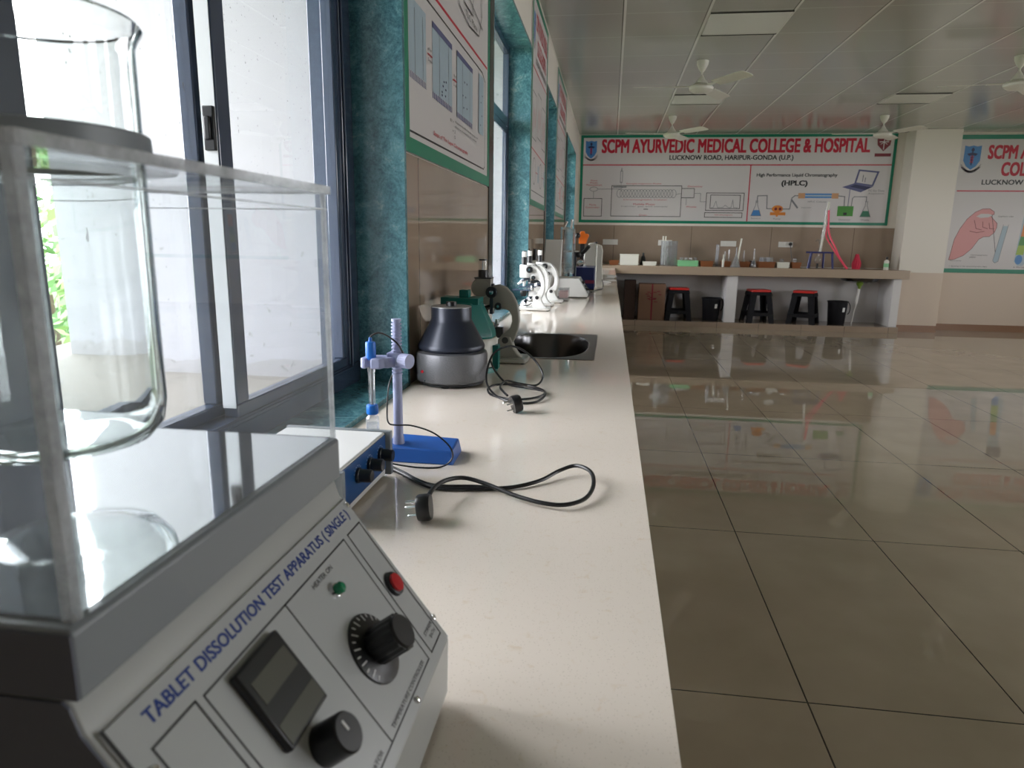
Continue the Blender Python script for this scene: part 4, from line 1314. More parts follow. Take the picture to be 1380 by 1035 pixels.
lathe_thing('test_tube', 'upright white-looking tube standing in the left clear jar, nearer the mint box', 'tube', tp, (0.835, 11.05, BT+0.01), 'wplastic', 14, TG)
gb = thing('green_box', 'mint green box on the back bench', 'box', (1.19, 11.05, BT))
MB().box(-0.155, 0.150, -0.075, 0.075, 0, 0.078).build('body', 'gbox', gb, bevel=0.004)
MB().box(-0.158, 0.153, -0.078, 0.078, 0.078, 0.088).build('rim', 'gbox', gb, bevel=0.003)
gv = [(0, 0), (0.026, 0), (0.027, 0.003), (0.027, 0.045), (0.024, 0.045), (0.024, 0.005), (0, 0.004)]
for k, x in enumerate((1.09, 1.16, 1.23, 1.30)):
    lathe_thing('glass_dish', 'small clear glass dish sitting on top of the mint green box', 'dish', gv, (x, 11.05+0.01*(k % 2), BT+0.088), 'lab_glass', 18, 'dishes on the mint green box')
tray('tray', 'brown tray just right of the mint green box', 1.37, 1.565, 10.97, 11.2, 0.085, 'amber', AG)
bk = [(0, 0), (0.030, 0), (0.032, 0.004), (0.032, 0.078), (0.035, 0.084), (0.030, 0.082), (0.030, 0.006), (0, 0.004)]
BG = 'small beakers in the brown trays'
for k, (x, dy) in enumerate(((1.42, 0), (1.49, 0.03))):
    lathe_thing('beaker', 'small glass beaker in the tray right of the mint box', 'beaker', bk, (x, 11.08+dy, BT+0.009), 'lab_glass', 18, 'beakers in the tray right of the mint box')
cylp = [(0, 0), (0.042, 0), (0.042, 0.008), (0.010, 0.014), (0.026, 0.020), (0.026, 0.32), (0.031, 0.335), (0.024, 0.33), (0.024, 0.026), (0, 0.022)]
lathe_thing('measuring_cylinder', 'tall clear measuring cylinder between brown trays', 'cylinder', cylp, (1.635, 11.13, BT), 'lab_plastic', 24)
lathe_thing('wash_bottle', 'narrow white bottle with pointed top in front of the measuring cylinder', 'bottle', [(0, 0), (0.018, 0), (0.018, 0.10), (0.008, 0.125), (0.006, 0.185), (0, 0.19)], (1.708, 10.98, BT), 'wplastic', 18)
tray('tray', 'brown tray behind the white plastic funnel', 1.705, 1.84, 11.05, 11.25, 0.085, 'amber', AG)
tray('tray', 'brown tray below the flask pair, right of the funnel', 1.955, 2.115, 11.0, 11.2, 0.085, 'amber', AG)
MG2 = 'tubes standing in the tray behind the funnel'
for x, hh in ((1.75, 0.22), (1.81, 0.25)):
    lathe_thing('test_tube', 'thin clear glass tube standing in the tray behind the funnel', 'tube', [(0, 0), (0.012, 0), (0.012, hh), (0.010, hh), (0.010, 0.004), (0, 0.004)], (x, 11.12, BT+0.009), 'lab_glass', 14, MG2)
lathe_thing('funnel', 'white plastic funnel standing mouth down on the back bench', 'funnel', [(0.072, 0), (0.074, 0.004), (0.018, 0.17), (0.012, 0.18), (0.009, 0.30), (0.007, 0.30), (0.009, 0.17), (0.068, 0.0)], (1.895, 10.98, BT), 'lab_plastic', 28)
o = MB().tube([(0, 0, 0), (0.02, 0, 0.2), (0.045, 0, 0.43)], 0.012, 12, smooth=False).build('glass_rod_tube', 'wplastic')
o.location = (1.925, 11.06, BT)
tag(o, 'slanted white tube leaning up behind the funnel', 'tube')
fl = [(0, 0), (0.036, 0), (0.042, 0.012), (0.040, 0.05), (0.014, 0.10), (0.011, 0.12), (0.011, 0.24), (0.013, 0.245), (0.009, 0.245), (0.009, 0.12), (0.036, 0.05), (0, 0.006)]
FG = 'narrow necked flasks on the back bench'
lathe_thing('flask', 'narrow necked glass flask in the tray, the left of two', 'flask', fl, (2.025, 11.08, BT+0.009), 'lab_glass', 22, FG)
lathe_thing('flask', 'narrow necked glass flask in front of the tray edge, the right of two', 'flask', [(r_, h_*1.12) for r_, h_ in fl], (2.155, 10.96, BT), 'lab_glass', 22, FG)
o = MB().box(-0.035, 0.035, -0.06, 0.06, 0, 0.095).build('dark_block', 'black_dk', bevel=0.006)
o.location = (2.175, 11.22, BT)
tag(o, 'dark box in the gap between the two right brown trays', 'box')
tray('tray', 'wide brown tray full of beakers below the wall joint', 2.225, 2.475, 10.97, 11.2, 0.09, 'amber', AG)
for k, (x, y) in enumerate(((2.278, 11.03), (2.35, 11.03), (2.422, 11.04), (2.31, 11.13), (2.39, 11.13))):
    lathe_thing('beaker', 'glass beaker among those crowded in the wide brown tray', 'beaker', [(r_, h_*1.75) for r_, h_ in bk], (x, y, BT+0.009), 'lab_glass', 18, 'beakers in the wide brown tray')
tray('tray', 'white tray between the two right brown trays', 2.50, 2.69, 10.99, 11.17, 0.085, 'wplastic')
lathe_thing('beaker', 'small glass beaker in the white tray, left of the socket plug', 'beaker', [(r_, h_*1.5) for r_, h_ in bk], (2.585, 11.07, BT+0.009), 'lab_glass', 18)
tray('tray', 'smallest brown tray, next to the blue stand', 2.72, 2.855, 10.98, 11.15, 0.088, 'amber', AG)
lathe_thing('beaker', 'small glass beaker in the smallest brown tray', 'beaker', [(r_*0.9, h_*1.6) for r_, h_ in bk], (2.775, 11.06, BT+0.009), 'lab_glass', 18)

# distillation set-up
ts = thing('iron_stand', 'dark blue iron bath stand with four legs on the back bench', 'stand', (3.14, 11.12, BT+0.002))
b = MB()
for bx in ((-0.17, -0.07, -0.12, 0.12), (0.07, 0.165, -0.12, 0.12), (-0.07, 0.07, -0.12, -0.07), (-0.07, 0.07, 0.07, 0.12)):
    b.box(*bx, 0.225, 0.25)
b.build('top_plate', 'bluestand', ts, bevel=0.003)
for x0, x1, y in ((-0.155, -0.185, -0.10), (0.15, 0.175, -0.10), (-0.095, -0.11, 0.10), (0.085, 0.095, 0.10)):
    MB().tube([(x0, y, 0.23), (x1, y*1.05, 0)], 0.016, 10, smooth=False).build('leg', 'bluestand', ts)
bf = thing('distillation_glassware', 'tall glass condenser with round flask rising from the blue stand', 'glassware', (3.12, 11.12, BT))
MB().lathe([(0, 0.07), (0.03, 0.075), (0.05, 0.10), (0.055, 0.13), (0.045, 0.165), (0.018, 0.185), (0.015, 0.29), (0.018, 0.30)], (0, 0, 0), 28).build('round_flask', 'lab_glass', bf)
MB().lathe([(0, 0), (0.016, 0), (0.016, 0.07), (0.02, 0.075), (0, 0.075)], (0, 0, 0), 16).build('burner', 'black', bf)
MB().tube([(0.02, 0, 0.25), (0.045, 0, 0.50), (0.075, 0, 0.98)], 0.017, 16, smooth=False).build('condenser_inner_tube', 'wplastic', bf)
MB().tube([(0.036, 0, 0.46), (0.067, 0, 0.88)], 0.030, 20, smooth=False).build('condenser_jacket', 'lab_glass', bf)
MB().tube([(0, 0, 0.30), (0.005, 0, 0.38), (-0.03, 0, 0.43), (-0.055, 0, 0.40)], 0.009, 10).tube([(0.0, 0, 0.36), (0.03, 0, 0.52)], 0.009, 10).build('side_arm', 'lab_glass', bf)
MB().tube([(0.03, 0, 0.62), (0.15, 0.02, 0.60)], 0.006, 8, smooth=False).ball((0.14, 0.0, 0.40), 0.02).build('clamp', 'mic_dark', bf)
o = MB().tube([(3.198, 11.10, 1.78), (3.205, 11.08, 1.62), (3.212, 11.06, 1.50), (3.245, 11.04, 1.38), (3.30, 10.97, 1.25), (3.36, 10.95, 1.12), (3.44, 10.94, 1.0), (3.50, 10.94, BT+0.012)], 0.014, 10).tube([(3.205, 11.12, 1.56), (3.200, 11.10, 1.40), (3.25, 10.98, 1.26), (3.33, 10.96, 1.14), (3.42, 10.96, 1.02), (3.49, 10.97, BT+0.012)], 0.010, 10).build('rubber_tube', 'pinktube')
tag(o, 'pink rubber tubing falling from the condenser to the bench', 'tube')
b = MB()
for k in range(9):
    a_ = k*0.7
    b.tube([(0.035*math.cos(a_), 0.03*math.sin(a_), 0.0), (0.05*math.cos(a_+.3), 0.04*math.sin(a_+.3), 0.07), (0.025*math.cos(a_+.5), 0.02*math.sin(a_+.5), 0.15), (0.01*math.cos(a_), 0.01*math.sin(a_), 0.19+0.03*(k % 2))], 0.018, 8)
b.box(-0.045, 0.045, -0.04, 0.04, 0, 0.03)
o = b.build('cloth_bundle', 'pinkbag')
o.location = (3.70, 11.18, BT)
tag(o, 'crumpled red pink bundle near the right end of the back bench', 'cloth')
wbt = thing('reagent_bottle', 'white bottle with black cap at the right end of the back bench', 'bottle', (4.09, 11.08, BT))
MB().lathe([(0, 0), (0.034, 0), (0.036, 0.005), (0.036, 0.115), (0.030, 0.135), (0.013, 0.145), (0.013, 0.155), (0, 0.155)], (0, 0, 0), 28).build('body', 'wplastic', wbt)
MB().lathe([(0.016, 0.150), (0.016, 0.185), (0.008, 0.192), (0, 0.192)], (0, 0, 0), 20).build('cap', 'black', wbt)
MB().lathe([(0.0365, 0.04), (0.0365, 0.095)], (0, 0, 0), 28).build('label_wrap', 'gbox', wbt)

# switch plates on the dado
SG = 'white switch plates on the back dado'
for k, (x0, x1, lb_) in enumerate([(-0.13, 0.105, 'white switch plate nearest the window corner on the back dado'), (0.75, 0.96, 'white switch plate right behind the pair of clear jars'),
                                    (1.72, 1.955, 'white switch plate above the white plastic funnel'), (2.60, 2.81, 'white switch plate with a black plug in it on the back dado')]):
    s = thing('switch_plate', lb_, 'switch', ((x0+x1)/2, WB-0.010, 1.268), 0, SG)
    hw = (x1-x0)/2*1.02
    MB().box(-hw, hw, -0.012, 0, -0.042, 0.042).build('plate', 'sock', s, bevel=0.003)
    for q in (-0.055, 0.0, 0.055):
        MB().box(q-0.012, q+0.012, -0.015, -0.012, -0.022, 0.022).build('rocker', 'sock', s, bevel=0.001)
pl = thing('mains_plug', 'black plug with hanging cable in the rightmost back wall socket', 'plug', (2.775, WB-0.022, 1.275))
MB().lathe([(0, 0), (0.026, 0), (0.028, 0.012), (0.022, 0.032), (0, 0.034)], (0, 0, 0), 24, (0, -1, 0)).build('body', 'black', pl)
MB().tube([(0, -0.02, -0.02), (0.012, -0.03, -0.12), (0.03, -0.05, -0.24), (0.02, -0.09, -0.34)], 0.005, 8).build('cable', 'black', pl)

# ---- under the back bench
PZ = 0.085
cb_ = thing('cardboard_box', 'upright brown cardboard box under the back bench with red print', 'box', (0.67, 11.08, PZ))
MB().box(-0.205, 0.205, -0.12, 0.12, 0, 0.555).build('carton', 'carton', cb_, bevel=0.004)
a = MB()
a.box(-0.012, 0.012, -0.1206, -0.120, 0, 0.555)
for q in range(14):
    x = -0.14+random.random()*0.24; zz = 0.26+random.random()*0.2
    a.box(x, x+0.05, -0.1204, -0.120, zz, zz+0.012)
a.build('print', 'ink_maroon', cb_, smooth=0)
o = MB().box(-0.09, 0.09, -0.13, 0.13, 0, 0.60).build('cardboard_box', 'carton_dk', bevel=0.004)
o.location = (0.33, 11.15, PZ)
tag(o, 'dark brown cardboard box in the shaded corner under the back bench', 'box')


def stool(loc, label, rz):
    s = thing('plastic_stool', label, 'stool', loc, rz, 'plastic stools under the back bench')
    t = MB()
    t.prism([(-0.155, -0.12), (-0.12, -0.155), (0.12, -0.155), (0.155, -0.12), (0.155, 0.12), (0.12, 0.155), (-0.12, 0.155), (-0.155, 0.12)], 'z', 0.465, 0.500)
    t.build('seat', 'redseat', s, bevel=0.012, bseg=3)
    MB().frustum(-0.165, 0.165, -0.165, 0.165, 0.415, -0.152, 0.152, -0.152, 0.152, 0.466).build('apron', 'black_dk', s, bevel=0.006)
    for sx in (-1, 1):
        for sy in (-1, 1):
            l = MB()
            def c8(a0, a1, zz):
                return [(sx*a0, sy*a0, zz), (sx*a1, sy*a0, zz), (sx*a1, sy*(a0+0.02), zz), (sx*(a0+0.02), sy*(a0+0.02), zz), (sx*(a0+0.02), sy*a1, zz), (sx*a0, sy*a1, zz)]
            o0, o1 = 0.205, 0.155
            def ring(a, w_):
                return [(a, a), (a-w_, a), (a-w_, a-0.018), (a-0.018, a-0.018), (a-0.018, a-w_), (a, a-w_)]
            A = [l.bm.verts.new((sx*p[0], sy*p[1], 0)) for p in ring(o0, 0.075)]
            B = [l.bm.verts.new((sx*p[0], sy*p[1], 0.42)) for p in ring(o1, 0.085)]
            l.bm.faces.new(A); l.bm.faces.new(list(reversed(B)))
            for q in range(6):
                l.bm.faces.new((A[q], A[(q+1) % 6], B[(q+1) % 6], B[q]))
            l.build('leg', 'black_dk', s, smooth=0)
    b = MB()
    a_ = 0.185
    for sg in (-1, 1):
        b.box(-a_, a_, sg*a_-0.006, sg*a_+0.006, 0.10, 0.155)
        b.box(sg*a_-0.006, sg*a_+0.006, -a_, a_, 0.10, 0.155)
    b.build('stretcher', 'black_dk', s, smooth=0)
    return s

s0 = stool((1.085, 11.14, PZ), 'red seated black plastic stool beside the cardboard box', 0.0)
copy_tree(s0, 'red seated black plastic stool standing closest to the white divider wall', loc=(2.30, 11.13, PZ), rz=0.12)
copy_tree(s0, 'red seated black plastic stool beside the black bin under the sink', loc=(2.975, 11.08, PZ), rz=-0.45)


def bin_(loc, label):
    s = thing('waste_bin', label, 'bin', loc, 0, 'black bins under the back bench')
    MB().lathe([(0, 0), (0.115, 0), (0.118, 0.006), (0.142, 0.335), (0.152, 0.34), (0.152, 0.355), (0.138, 0.355), (0.114, 0.012), (0, 0.01)], (0, 0, 0), 36).build('body', 'black_dk', s)
    MB().tube([(0.15, -0.01, 0.345), (0.175, -0.03, 0.28), (0.165, -0.05, 0.2), (0.14, -0.05, 0.16)], 0.006, 8).build('handle', 'black_dk', s)
    t = MB()
    for k in range(4):
        a0 = -PI/2+0.28+k*0.08
        t._add([(0.1335*math.cos(a0), 0.1335*math.sin(a0), 0.20), (0.1335*math.cos(a0+.08), 0.1335*math.sin(a0+.08), 0.20), (0.1405*math.cos(a0+.08), 0.1405*math.sin(a0+.08), 0.265), (0.1405*math.cos(a0), 0.1405*math.sin(a0), 0.265)], [(0, 1, 2, 3)])
    t.build('sticker', 'paper', s)
    return s

n1_ = bin_((1.595, 11.10, PZ), 'black waste bin left of the white divider wall')
copy_tree(n1_, 'black waste bin between the right stool and the sink pipe', loc=(3.455, 11.05, PZ))
us = thing('under_sink', 'steel sink bowl underside with white waste pipe at the right end', 'sink', (3.76, 11.1, 0.72))
of = (3.76, 11.1, 0.72)
MB().lathe([(0, 0.715), (0.12, 0.72), (0.25, 0.745), (0.28, 0.795), (0, 0.795)], (3.76, 11.15, 0), 36).build('bowl', 'steel_b', us, of)
MB().lathe([(0.05, 0.716), (0.045, 0.69), (0.022, 0.66), (0.018, 0.625), (0, 0.625)], (3.755, 11.10, 0), 24).build('coupling', 'limeplastic', us, of)
MB().tube([(3.755, 11.10, 0.64), (3.735, 11.10, 0.40)], 0.018, 14, smooth=False).tube([(3.735, 11.10, 0.41), (3.70, 11.12, 0.086)], 0.008, 10, smooth=False).build('waste_pipe', 'pvc', us, of)

# ================================================================== CEILING FANS AND PANELS
def fan(loc, label, rz):
    f = thing('ceiling_fan', label, 'ceiling fan', loc, rz, 'white three bladed ceiling fans')
    MB().lathe([(0, 0), (0.055, 0), (0.052, -0.03), (0.030, -0.075), (0.014, -0.095), (0, -0.095)], (0, 0, 0), 28).build('canopy', 'fan', f)
    MB().cyl((0, 0, -0.09), (0, 0, -0.16), 0.009, seg=12).build('downrod', 'fan', f)
    MB().lathe([(0, -0.125), (0.014, -0.125), (0.030, -0.155), (0.055, -0.185), (0.058, -0.195), (0, -0.195)], (0, 0, 0), 28).build('lower_canopy', 'fan', f)
    MB().lathe([(0, -0.198), (0.062, -0.198), (0.10, -0.215), (0.112, -0.232), (0.108, -0.25), (0.075, -0.272), (0.03, -0.28), (0, -0.28)], (0, 0, 0), 40).build('motor', 'fan', f)
    for k in range(3):
        a_ = 2*PI*k/3
        M = Matrix.Rotation(a_, 4, 'Z')
        b = MB()
        b.frustum(0.22, 0.60, -0.062, 0.062, -0.003, 0.22, 0.60, -0.062, 0.062, 0.0)
        b.bm.clear()
        sec = [(0.20, 0.055), (0.30, 0.062), (0.45, 0.066), (0.57, 0.068), (0.605, 0.060), (0.618, 0.030)]
        top = []; bot = []
        for r_, hw in sec:
            for st_, zz in ((top, 0.002), (bot, -0.002)):
                st_.append([b.bm.verts.new((r_, yy, zz-0.35*yy*0.55)) for yy in (-hw, 0, hw)])
        for i_ in range(len(sec)-1):
            for j_ in range(2):
                b.bm.faces.new((top[i_][j_], top[i_+1][j_], top[i_+1][j_+1], top[i_][j_+1]))
                b.bm.faces.new((bot[i_][j_], bot[i_][j_+1], bot[i_+1][j_+1], bot[i_+1][j_]))
            b.bm.faces.new((top[i_][0], bot[i_][0], bot[i_+1][0], top[i_+1][0]))
            b.bm.faces.new((top[i_][2], top[i_+1][2], bot[i_+1][2], bot[i_][2]))
        for i_ in (0, len(sec)-1):
            for j_ in range(2):
                b.bm.faces.new((top[i_][j_], top[i_][j_+1], bot[i_][j_+1], bot[i_][j_]))
        b.box(0.09, 0.24, -0.016, 0.016, -0.004, 0.004)
        b.bm.transform(Matrix.Translation((0, 0, -0.222)) @ M)
        b.build('blade', 'fan', f, smooth=30)
    return f

f1 = fan((0.765, 6.95, CEIL), 'white ceiling fan over the floor beside the window bench, between two pale panels', math.radians(-58))
copy_tree(f1, 'white ceiling fan in front of the red lettering of the wide wall board', loc=(0.74, 9.85, CEIL), rz=math.radians(-52))
copy_tree(f1, 'white ceiling fan just left of the pillar', loc=(3.43, 9.95, CEIL), rz=math.radians(-62))
copy_tree(f1, 'white ceiling fan above the hand and test tube poster', loc=(3.48, 7.0, CEIL), rz=math.radians(-70))
LG = 'square unlit ceiling light panels'
LP = [(0.645, 5.56, 'square pale ceiling panel with no fan between it and the window end'), (0.645, 8.45, 'square pale ceiling panel light between the two left fans'), (3.04, 8.56, 'square ceiling panel light before the pillar')]
for x, y, lb_ in LP:
    l = thing('ceiling_light', lb_, 'ceiling light', (x+0.29, y+0.28, CEIL), 0, LG)
    MB().box(-0.285, 0.285, -0.275, 0.275, -0.004, 0).build('diffuser', 'light_diff', l, smooth=0)
    for sg in (-0.285, 0.275):
        MB().box(-0.29, 0.29, sg, sg+0.010, -0.008, 0).build('edge_trim', 'dark_line', l, smooth=0)


# ================================================================== POSTERS
PM = ['p_white', 'p_green', 'ink_red', 'ink', 'ink_grey', 'p_blue', 'p_lblue', 'p_slate', 'p_orange', 'p_grass', 'p_dgreen', 'p_lime', 'p_skin', 'p_tan', 'p_navy', 'ink_maroon', 'ink_white']
(W_, G_, R_, K_, Y_, B_, LB_, SL_, O_, GR_, DG_, LI_, SK_, TN_, NV_, MA_, IW_) = range(17)


def board(name, label, origin, right, up, w, h_, bw, parts, du=0.0):
    right, up = Vector(right), Vector(up)
    n = right.cross(up)
    M = Matrix((right, up, n)).transposed().to_4x4(); M.translation = Vector(origin)
    b = thing(name, label, 'poster')
    b.matrix_world = M
    MB().box(0, w, 0, h_, 0, 0.008).build('sheet', 'p_white', b, smooth=0)
    f = MB()
    f.box(0, w, 0, bw, 0.008, 0.010).box(0, w, h_-bw, h_, 0.008, 0.010).box(0, bw, bw, h_-bw, 0.008, 0.010).box(w-bw, w, bw, h_-bw, 0.008, 0.010)
    f.build('border', 'p_green', b, smooth=0)
    for nm, fn in parts:
        a = Art(0.0082, 0.00004)
        fn(a)
        a.mb.bm.transform(Matrix.Translation((du, 0, 0)))
        a.build(nm, PM, b)
    return b


def shield(a, u, v, w, h_):
    """blue college shield with a winged staff"""
    a.poly([(u, v+h_), (u+w*0.25, v+h_*0.96), (u+w*0.5, v+h_), (u+w*0.75, v+h_*0.96), (u+w, v+h_), (u+w, v+h_*0.38), (u+w*0.8, v+h_*0.15), (u+w*0.5, v), (u+w*0.2, v+h_*0.15), (u, v+h_*0.38)], B_)
    a.line([(u+w*0.5, v+h_*0.88), (u+w*0.5, v+h_*0.22)], w*0.08, NV_)
    a.disc(u+w*0.5, v+h_*0.82, w*0.10, w*0.10, NV_)
    a.poly([(u+w*0.5, v+h_*0.72), (u+w*0.18, v+h_*0.66), (u+w*0.3, v+h_*0.58), (u+w*0.5, v+h_*0.60), (u+w*0.7, v+h_*0.58), (u+w*0.82, v+h_*0.66)], NV_)
    for q in (-1, 1):
        a.line([(u+w*(0.5+q*0.10*math.sin(t_*1.3)), v+h_*(0.58-0.05*t_)) for t_ in range(7)], w*0.04, R_)
    pts = [(u-w*0.08+w*1.16*t_/12, v-h_*0.08+h_*0.26*(abs(t_-6)/6)**2) for t_ in range(13)]
    a.line(pts, h_*0.07, W_)
    a.line([(p[0], p[1]-h_*0.05) for p in pts], h_*0.014, NV_)
    a.line([(p[0], p[1]+h_*0.045) for p in pts], h_*0.014, NV_)


def headA(a):
    a.text('SCPM AYURVEDIC MEDICAL COLLEGE & HOSPITAL', 0.335, 1.075, 4.32, 1.270, R_, 0.045)
def subA(a):
    a.text('LUCKNOW ROAD, HARIPUR-GONDA (U.P.)', 1.385, 0.945, 3.235, 1.035, K_, 0.03)
    a.line([(0.045, 0.890), (4.66, 0.890)], 0.016, R_)
    a.line([(2.62, 0.888), (2.625, 0.045)], 0.016, R_)
def emblA(a):
    shield(a, 0.075, 0.985, 0.175, 0.270)
    u, v = 4.415, 1.085
    a.poly([(u, v+0.185), (u+0.10, v+0.195), (u+0.20, v+0.185), (u+0.19, v+0.09), (u+0.10, v), (u+0.01, v+0.09)], MA_)
    a.line([(u+0.10, v+0.165), (u+0.10, v+0.03)], 0.012, IW_)
    a.line([(u+0.04, v+0.135), (u+0.16, v+0.135)], 0.012, IW_)
    a.line([(u+0.055, v+0.10), (u+0.10, v+0.13), (u+0.145, v+0.10)], 0.008, IW_)
    a.rect(u-0.015, v-0.075, u+0.215, v-0.030, MA_)
def gcA(a):
    lw = 0.009
    a.frame(0.075, 0.10, 0.36, 0.375, lw, K_)
    a.text('Flow', 0.165, 0.265, 0.27, 0.290, R_); a.text('Controller', 0.105, 0.225, 0.33, 0.252, R_)
    a.ring(0.225, 0.520, 0.062, 0.033, 0.007, Y_)
    a.line([(0.225, 0.375), (0.225, 0.487)], 0.007, Y_); a.line([(0.287, 0.520), (0.66, 0.525), (0.68, 0.56)], 0.007, Y_)
    a.text('Pure', 0.175, 0.640, 0.275, 0.665, R_); a.text('Phase', 0.165, 0.605, 0.285, 0.630, R_); a.text('Measurement', 0.105, 0.570, 0.355, 0.598, R_)
    a.frame(0.51, 0.105, 1.60, 0.575, lw, K_)
    a.line([(0.54, 0.555), (0.73, 0.555)], 0.02, Y_)
    a.rect(0.635, 0.62, 0.675, 0.80, Y_); a.rect(0.643, 0.63, 0.667, 0.79, W_); a.line([(0.655, 0.80), (0.655, 0.835)], 0.014, Y_); a.line([(0.655, 0.62), (0.655, 0.54)], 0.006, Y_)
    for q in range(18):
        a.ring(0.635+q*0.0495, 0.455, 0.042, 0.062, 0.0065, Y_, 14)
    a.line([(0.60, 0.42), (0.62, 0.395)], 0.006, Y_)
    a.line([(1.52, 0.44), (1.56, 0.455), (1.60, 0.455)], 0.006, Y_)
    a.text('Sample Injection Point', 0.735, 0.590, 1.28, 0.618, R_)
    a.text('Chromatographic Column', 0.70, 0.345, 1.38, 0.372, R_)
    a.text('Mobile Phase', 0.86, 0.278, 1.20, 0.305, R_)
    a.text('Carrier gas and sample', 0.67, 0.243, 1.40, 0.268, Y_)
    a.line([(1.03, 0.215), (1.09, 0.215)], 0.01, K_)
    a.text('Oven', 0.96, 0.112, 1.08, 0.138, R_)
    a.frame(1.60, 0.395, 1.795, 0.535, lw, K_)
    a.text('Detector', 1.69, 0.555, 1.92, 0.580, R_)
    a.line([(1.68, 0.395), (1.68, 0.29)], 0.007, Y_); a.text('Waste', 1.68, 0.245, 1.84, 0.270, R_)
    a.line([(1.795, 0.462), (1.895, 0.462), (1.895, 0.335), (1.985, 0.335)], 0.007, Y_)
    a.frame(1.985, 0.205, 2.555, 0.470, lw, K_); a.frame(2.05, 0.235, 2.50, 0.438, lw, K_)
    a.line([(2.07, 0.245), (2.10, 0.25), (2.135, 0.345), (2.165, 0.25), (2.24, 0.25), (2.28, 0.285), (2.33, 0.25), (2.37, 0.25), (2.39, 0.365), (2.41, 0.25), (2.47, 0.25)], 0.006, Y_)
    a.frame(1.975, 0.10, 2.545, 0.170, lw, K_)
    a.text('Chromatogram', 2.13, 0.122, 2.40, 0.150, R_)
def erl(a, u, v, s_, col):
    a.poly([(u-0.075*s_, v), (u+0.075*s_, v), (u+0.045*s_, v+0.09*s_), (u-0.045*s_, v+0.09*s_)], col)
    a.line([(u-0.015*s_, v+0.24*s_), (u-0.015*s_, v+0.17*s_), (u-0.08*s_, v-0.002), (u+0.08*s_, v-0.002), (u+0.015*s_, v+0.17*s_), (u+0.015*s_, v+0.24*s_)], 0.008, Y_)
def hplcA(a):
    a.text('High Performance Liquid Chromatography', 2.72, 0.705, 3.90, 0.765, K_, 0.035)
    a.text('(HPLC)', 3.10, 0.565, 3.475, 0.660, K_, 0.045)
    erl(a, 2.755, 0.13, 0.95, B_)
    a.text('Solvent', 2.685, 0.080, 2.83, 0.102, Y_)
    a.line([(2.755, 0.33), (2.76, 0.43), (2.90, 0.435), (2.91, 0.24), (3.00, 0.235)], 0.014, Y_)
    a.disc(3.07, 0.235, 0.085, 0.055, O_); a.rect(2.965, 0.14, 3.195, 0.185, O_); a.rect(3.055, 0.12, 3.085, 0.2, O_); a.disc(3.045, 0.235, 0.022, 0.022, MA_); a.disc(3.11, 0.235, 0.022, 0.022, MA_)
    a.text('Pump', 3.02, 0.070, 3.13, 0.096, Y_)
    a.line([(3.15, 0.235), (3.25, 0.235), (3.27, 0.40), (3.31, 0.435), (3.36, 0.435)], 0.014, Y_)
    a.line([(3.27, 0.37), (3.36, 0.26)], 0.026, Y_); a.text('Injector', 3.42, 0.245, 3.57, 0.270, Y_)
    a.rect(3.36, 0.395, 3.46, 0.475, TN_); a.rect(3.46, 0.402, 3.85, 0.470, B_); a.rect(3.46, 0.426, 3.85, 0.446, LB_); a.rect(3.85, 0.395, 3.95, 0.475, TN_)
    a.text('HPLC Column', 3.51, 0.335, 3.78, 0.362, Y_)
    a.line([(3.95, 0.435), (4.04, 0.425), (4.045, 0.285)], 0.014, Y_)
    a.rect(3.955, 0.135, 4.185, 0.285, GR_); a.rect(4.045, 0.15, 4.095, 0.19, K_)
    a.text('Detector', 3.99, 0.070, 4.16, 0.096, Y_)
    a.line([(4.10, 0.285), (4.105, 0.53)], 0.010, SL_)
    a.line([(4.15, 0.285), (4.155, 0.40), (4.18, 0.425), (4.355, 0.425), (4.36, 0.35)], 0.012, Y_)
    erl(a, 4.365, 0.13, 0.95, DG_)
    a.text('Waste', 4.305, 0.070, 4.43, 0.096, Y_)
    a.poly([(4.155, 0.62), (4.43, 0.575), (4.50, 0.795), (4.20, 0.825)], SL_)
    a.poly([(4.185, 0.635), (4.41, 0.60), (4.465, 0.775), (4.22, 0.80)], W_)
    a.line([(4.27, 0.65), (4.275, 0.74)], 0.012, Y_); a.line([(4.305, 0.645), (4.308, 0.70)], 0.012, Y_)
    a.poly([(3.985, 0.565), (4.26, 0.49), (4.43, 0.572), (4.155, 0.622)], SL_)
    a.poly([(4.10, 0.572), (4.33, 0.522), (4.40, 0.562), (4.17, 0.606)], NV_)
    a.text('PC for Data', 4.37, 0.500, 4.60, 0.530, Y_); a.text('Acquisition', 4.37, 0.455, 4.60, 0.485, Y_)

board('wall_poster', 'wide green bordered banner on back wall with chromatography diagrams', (-0.535, WB-0.001, 1.572), (1, 0, 0), (0, 0, 1), 4.70, 1.340, 0.042,
      [('heading', headA), ('subheading', subA), ('emblem', emblA), ('gas_diagram', gcA), ('liquid_diagram', hplcA)])


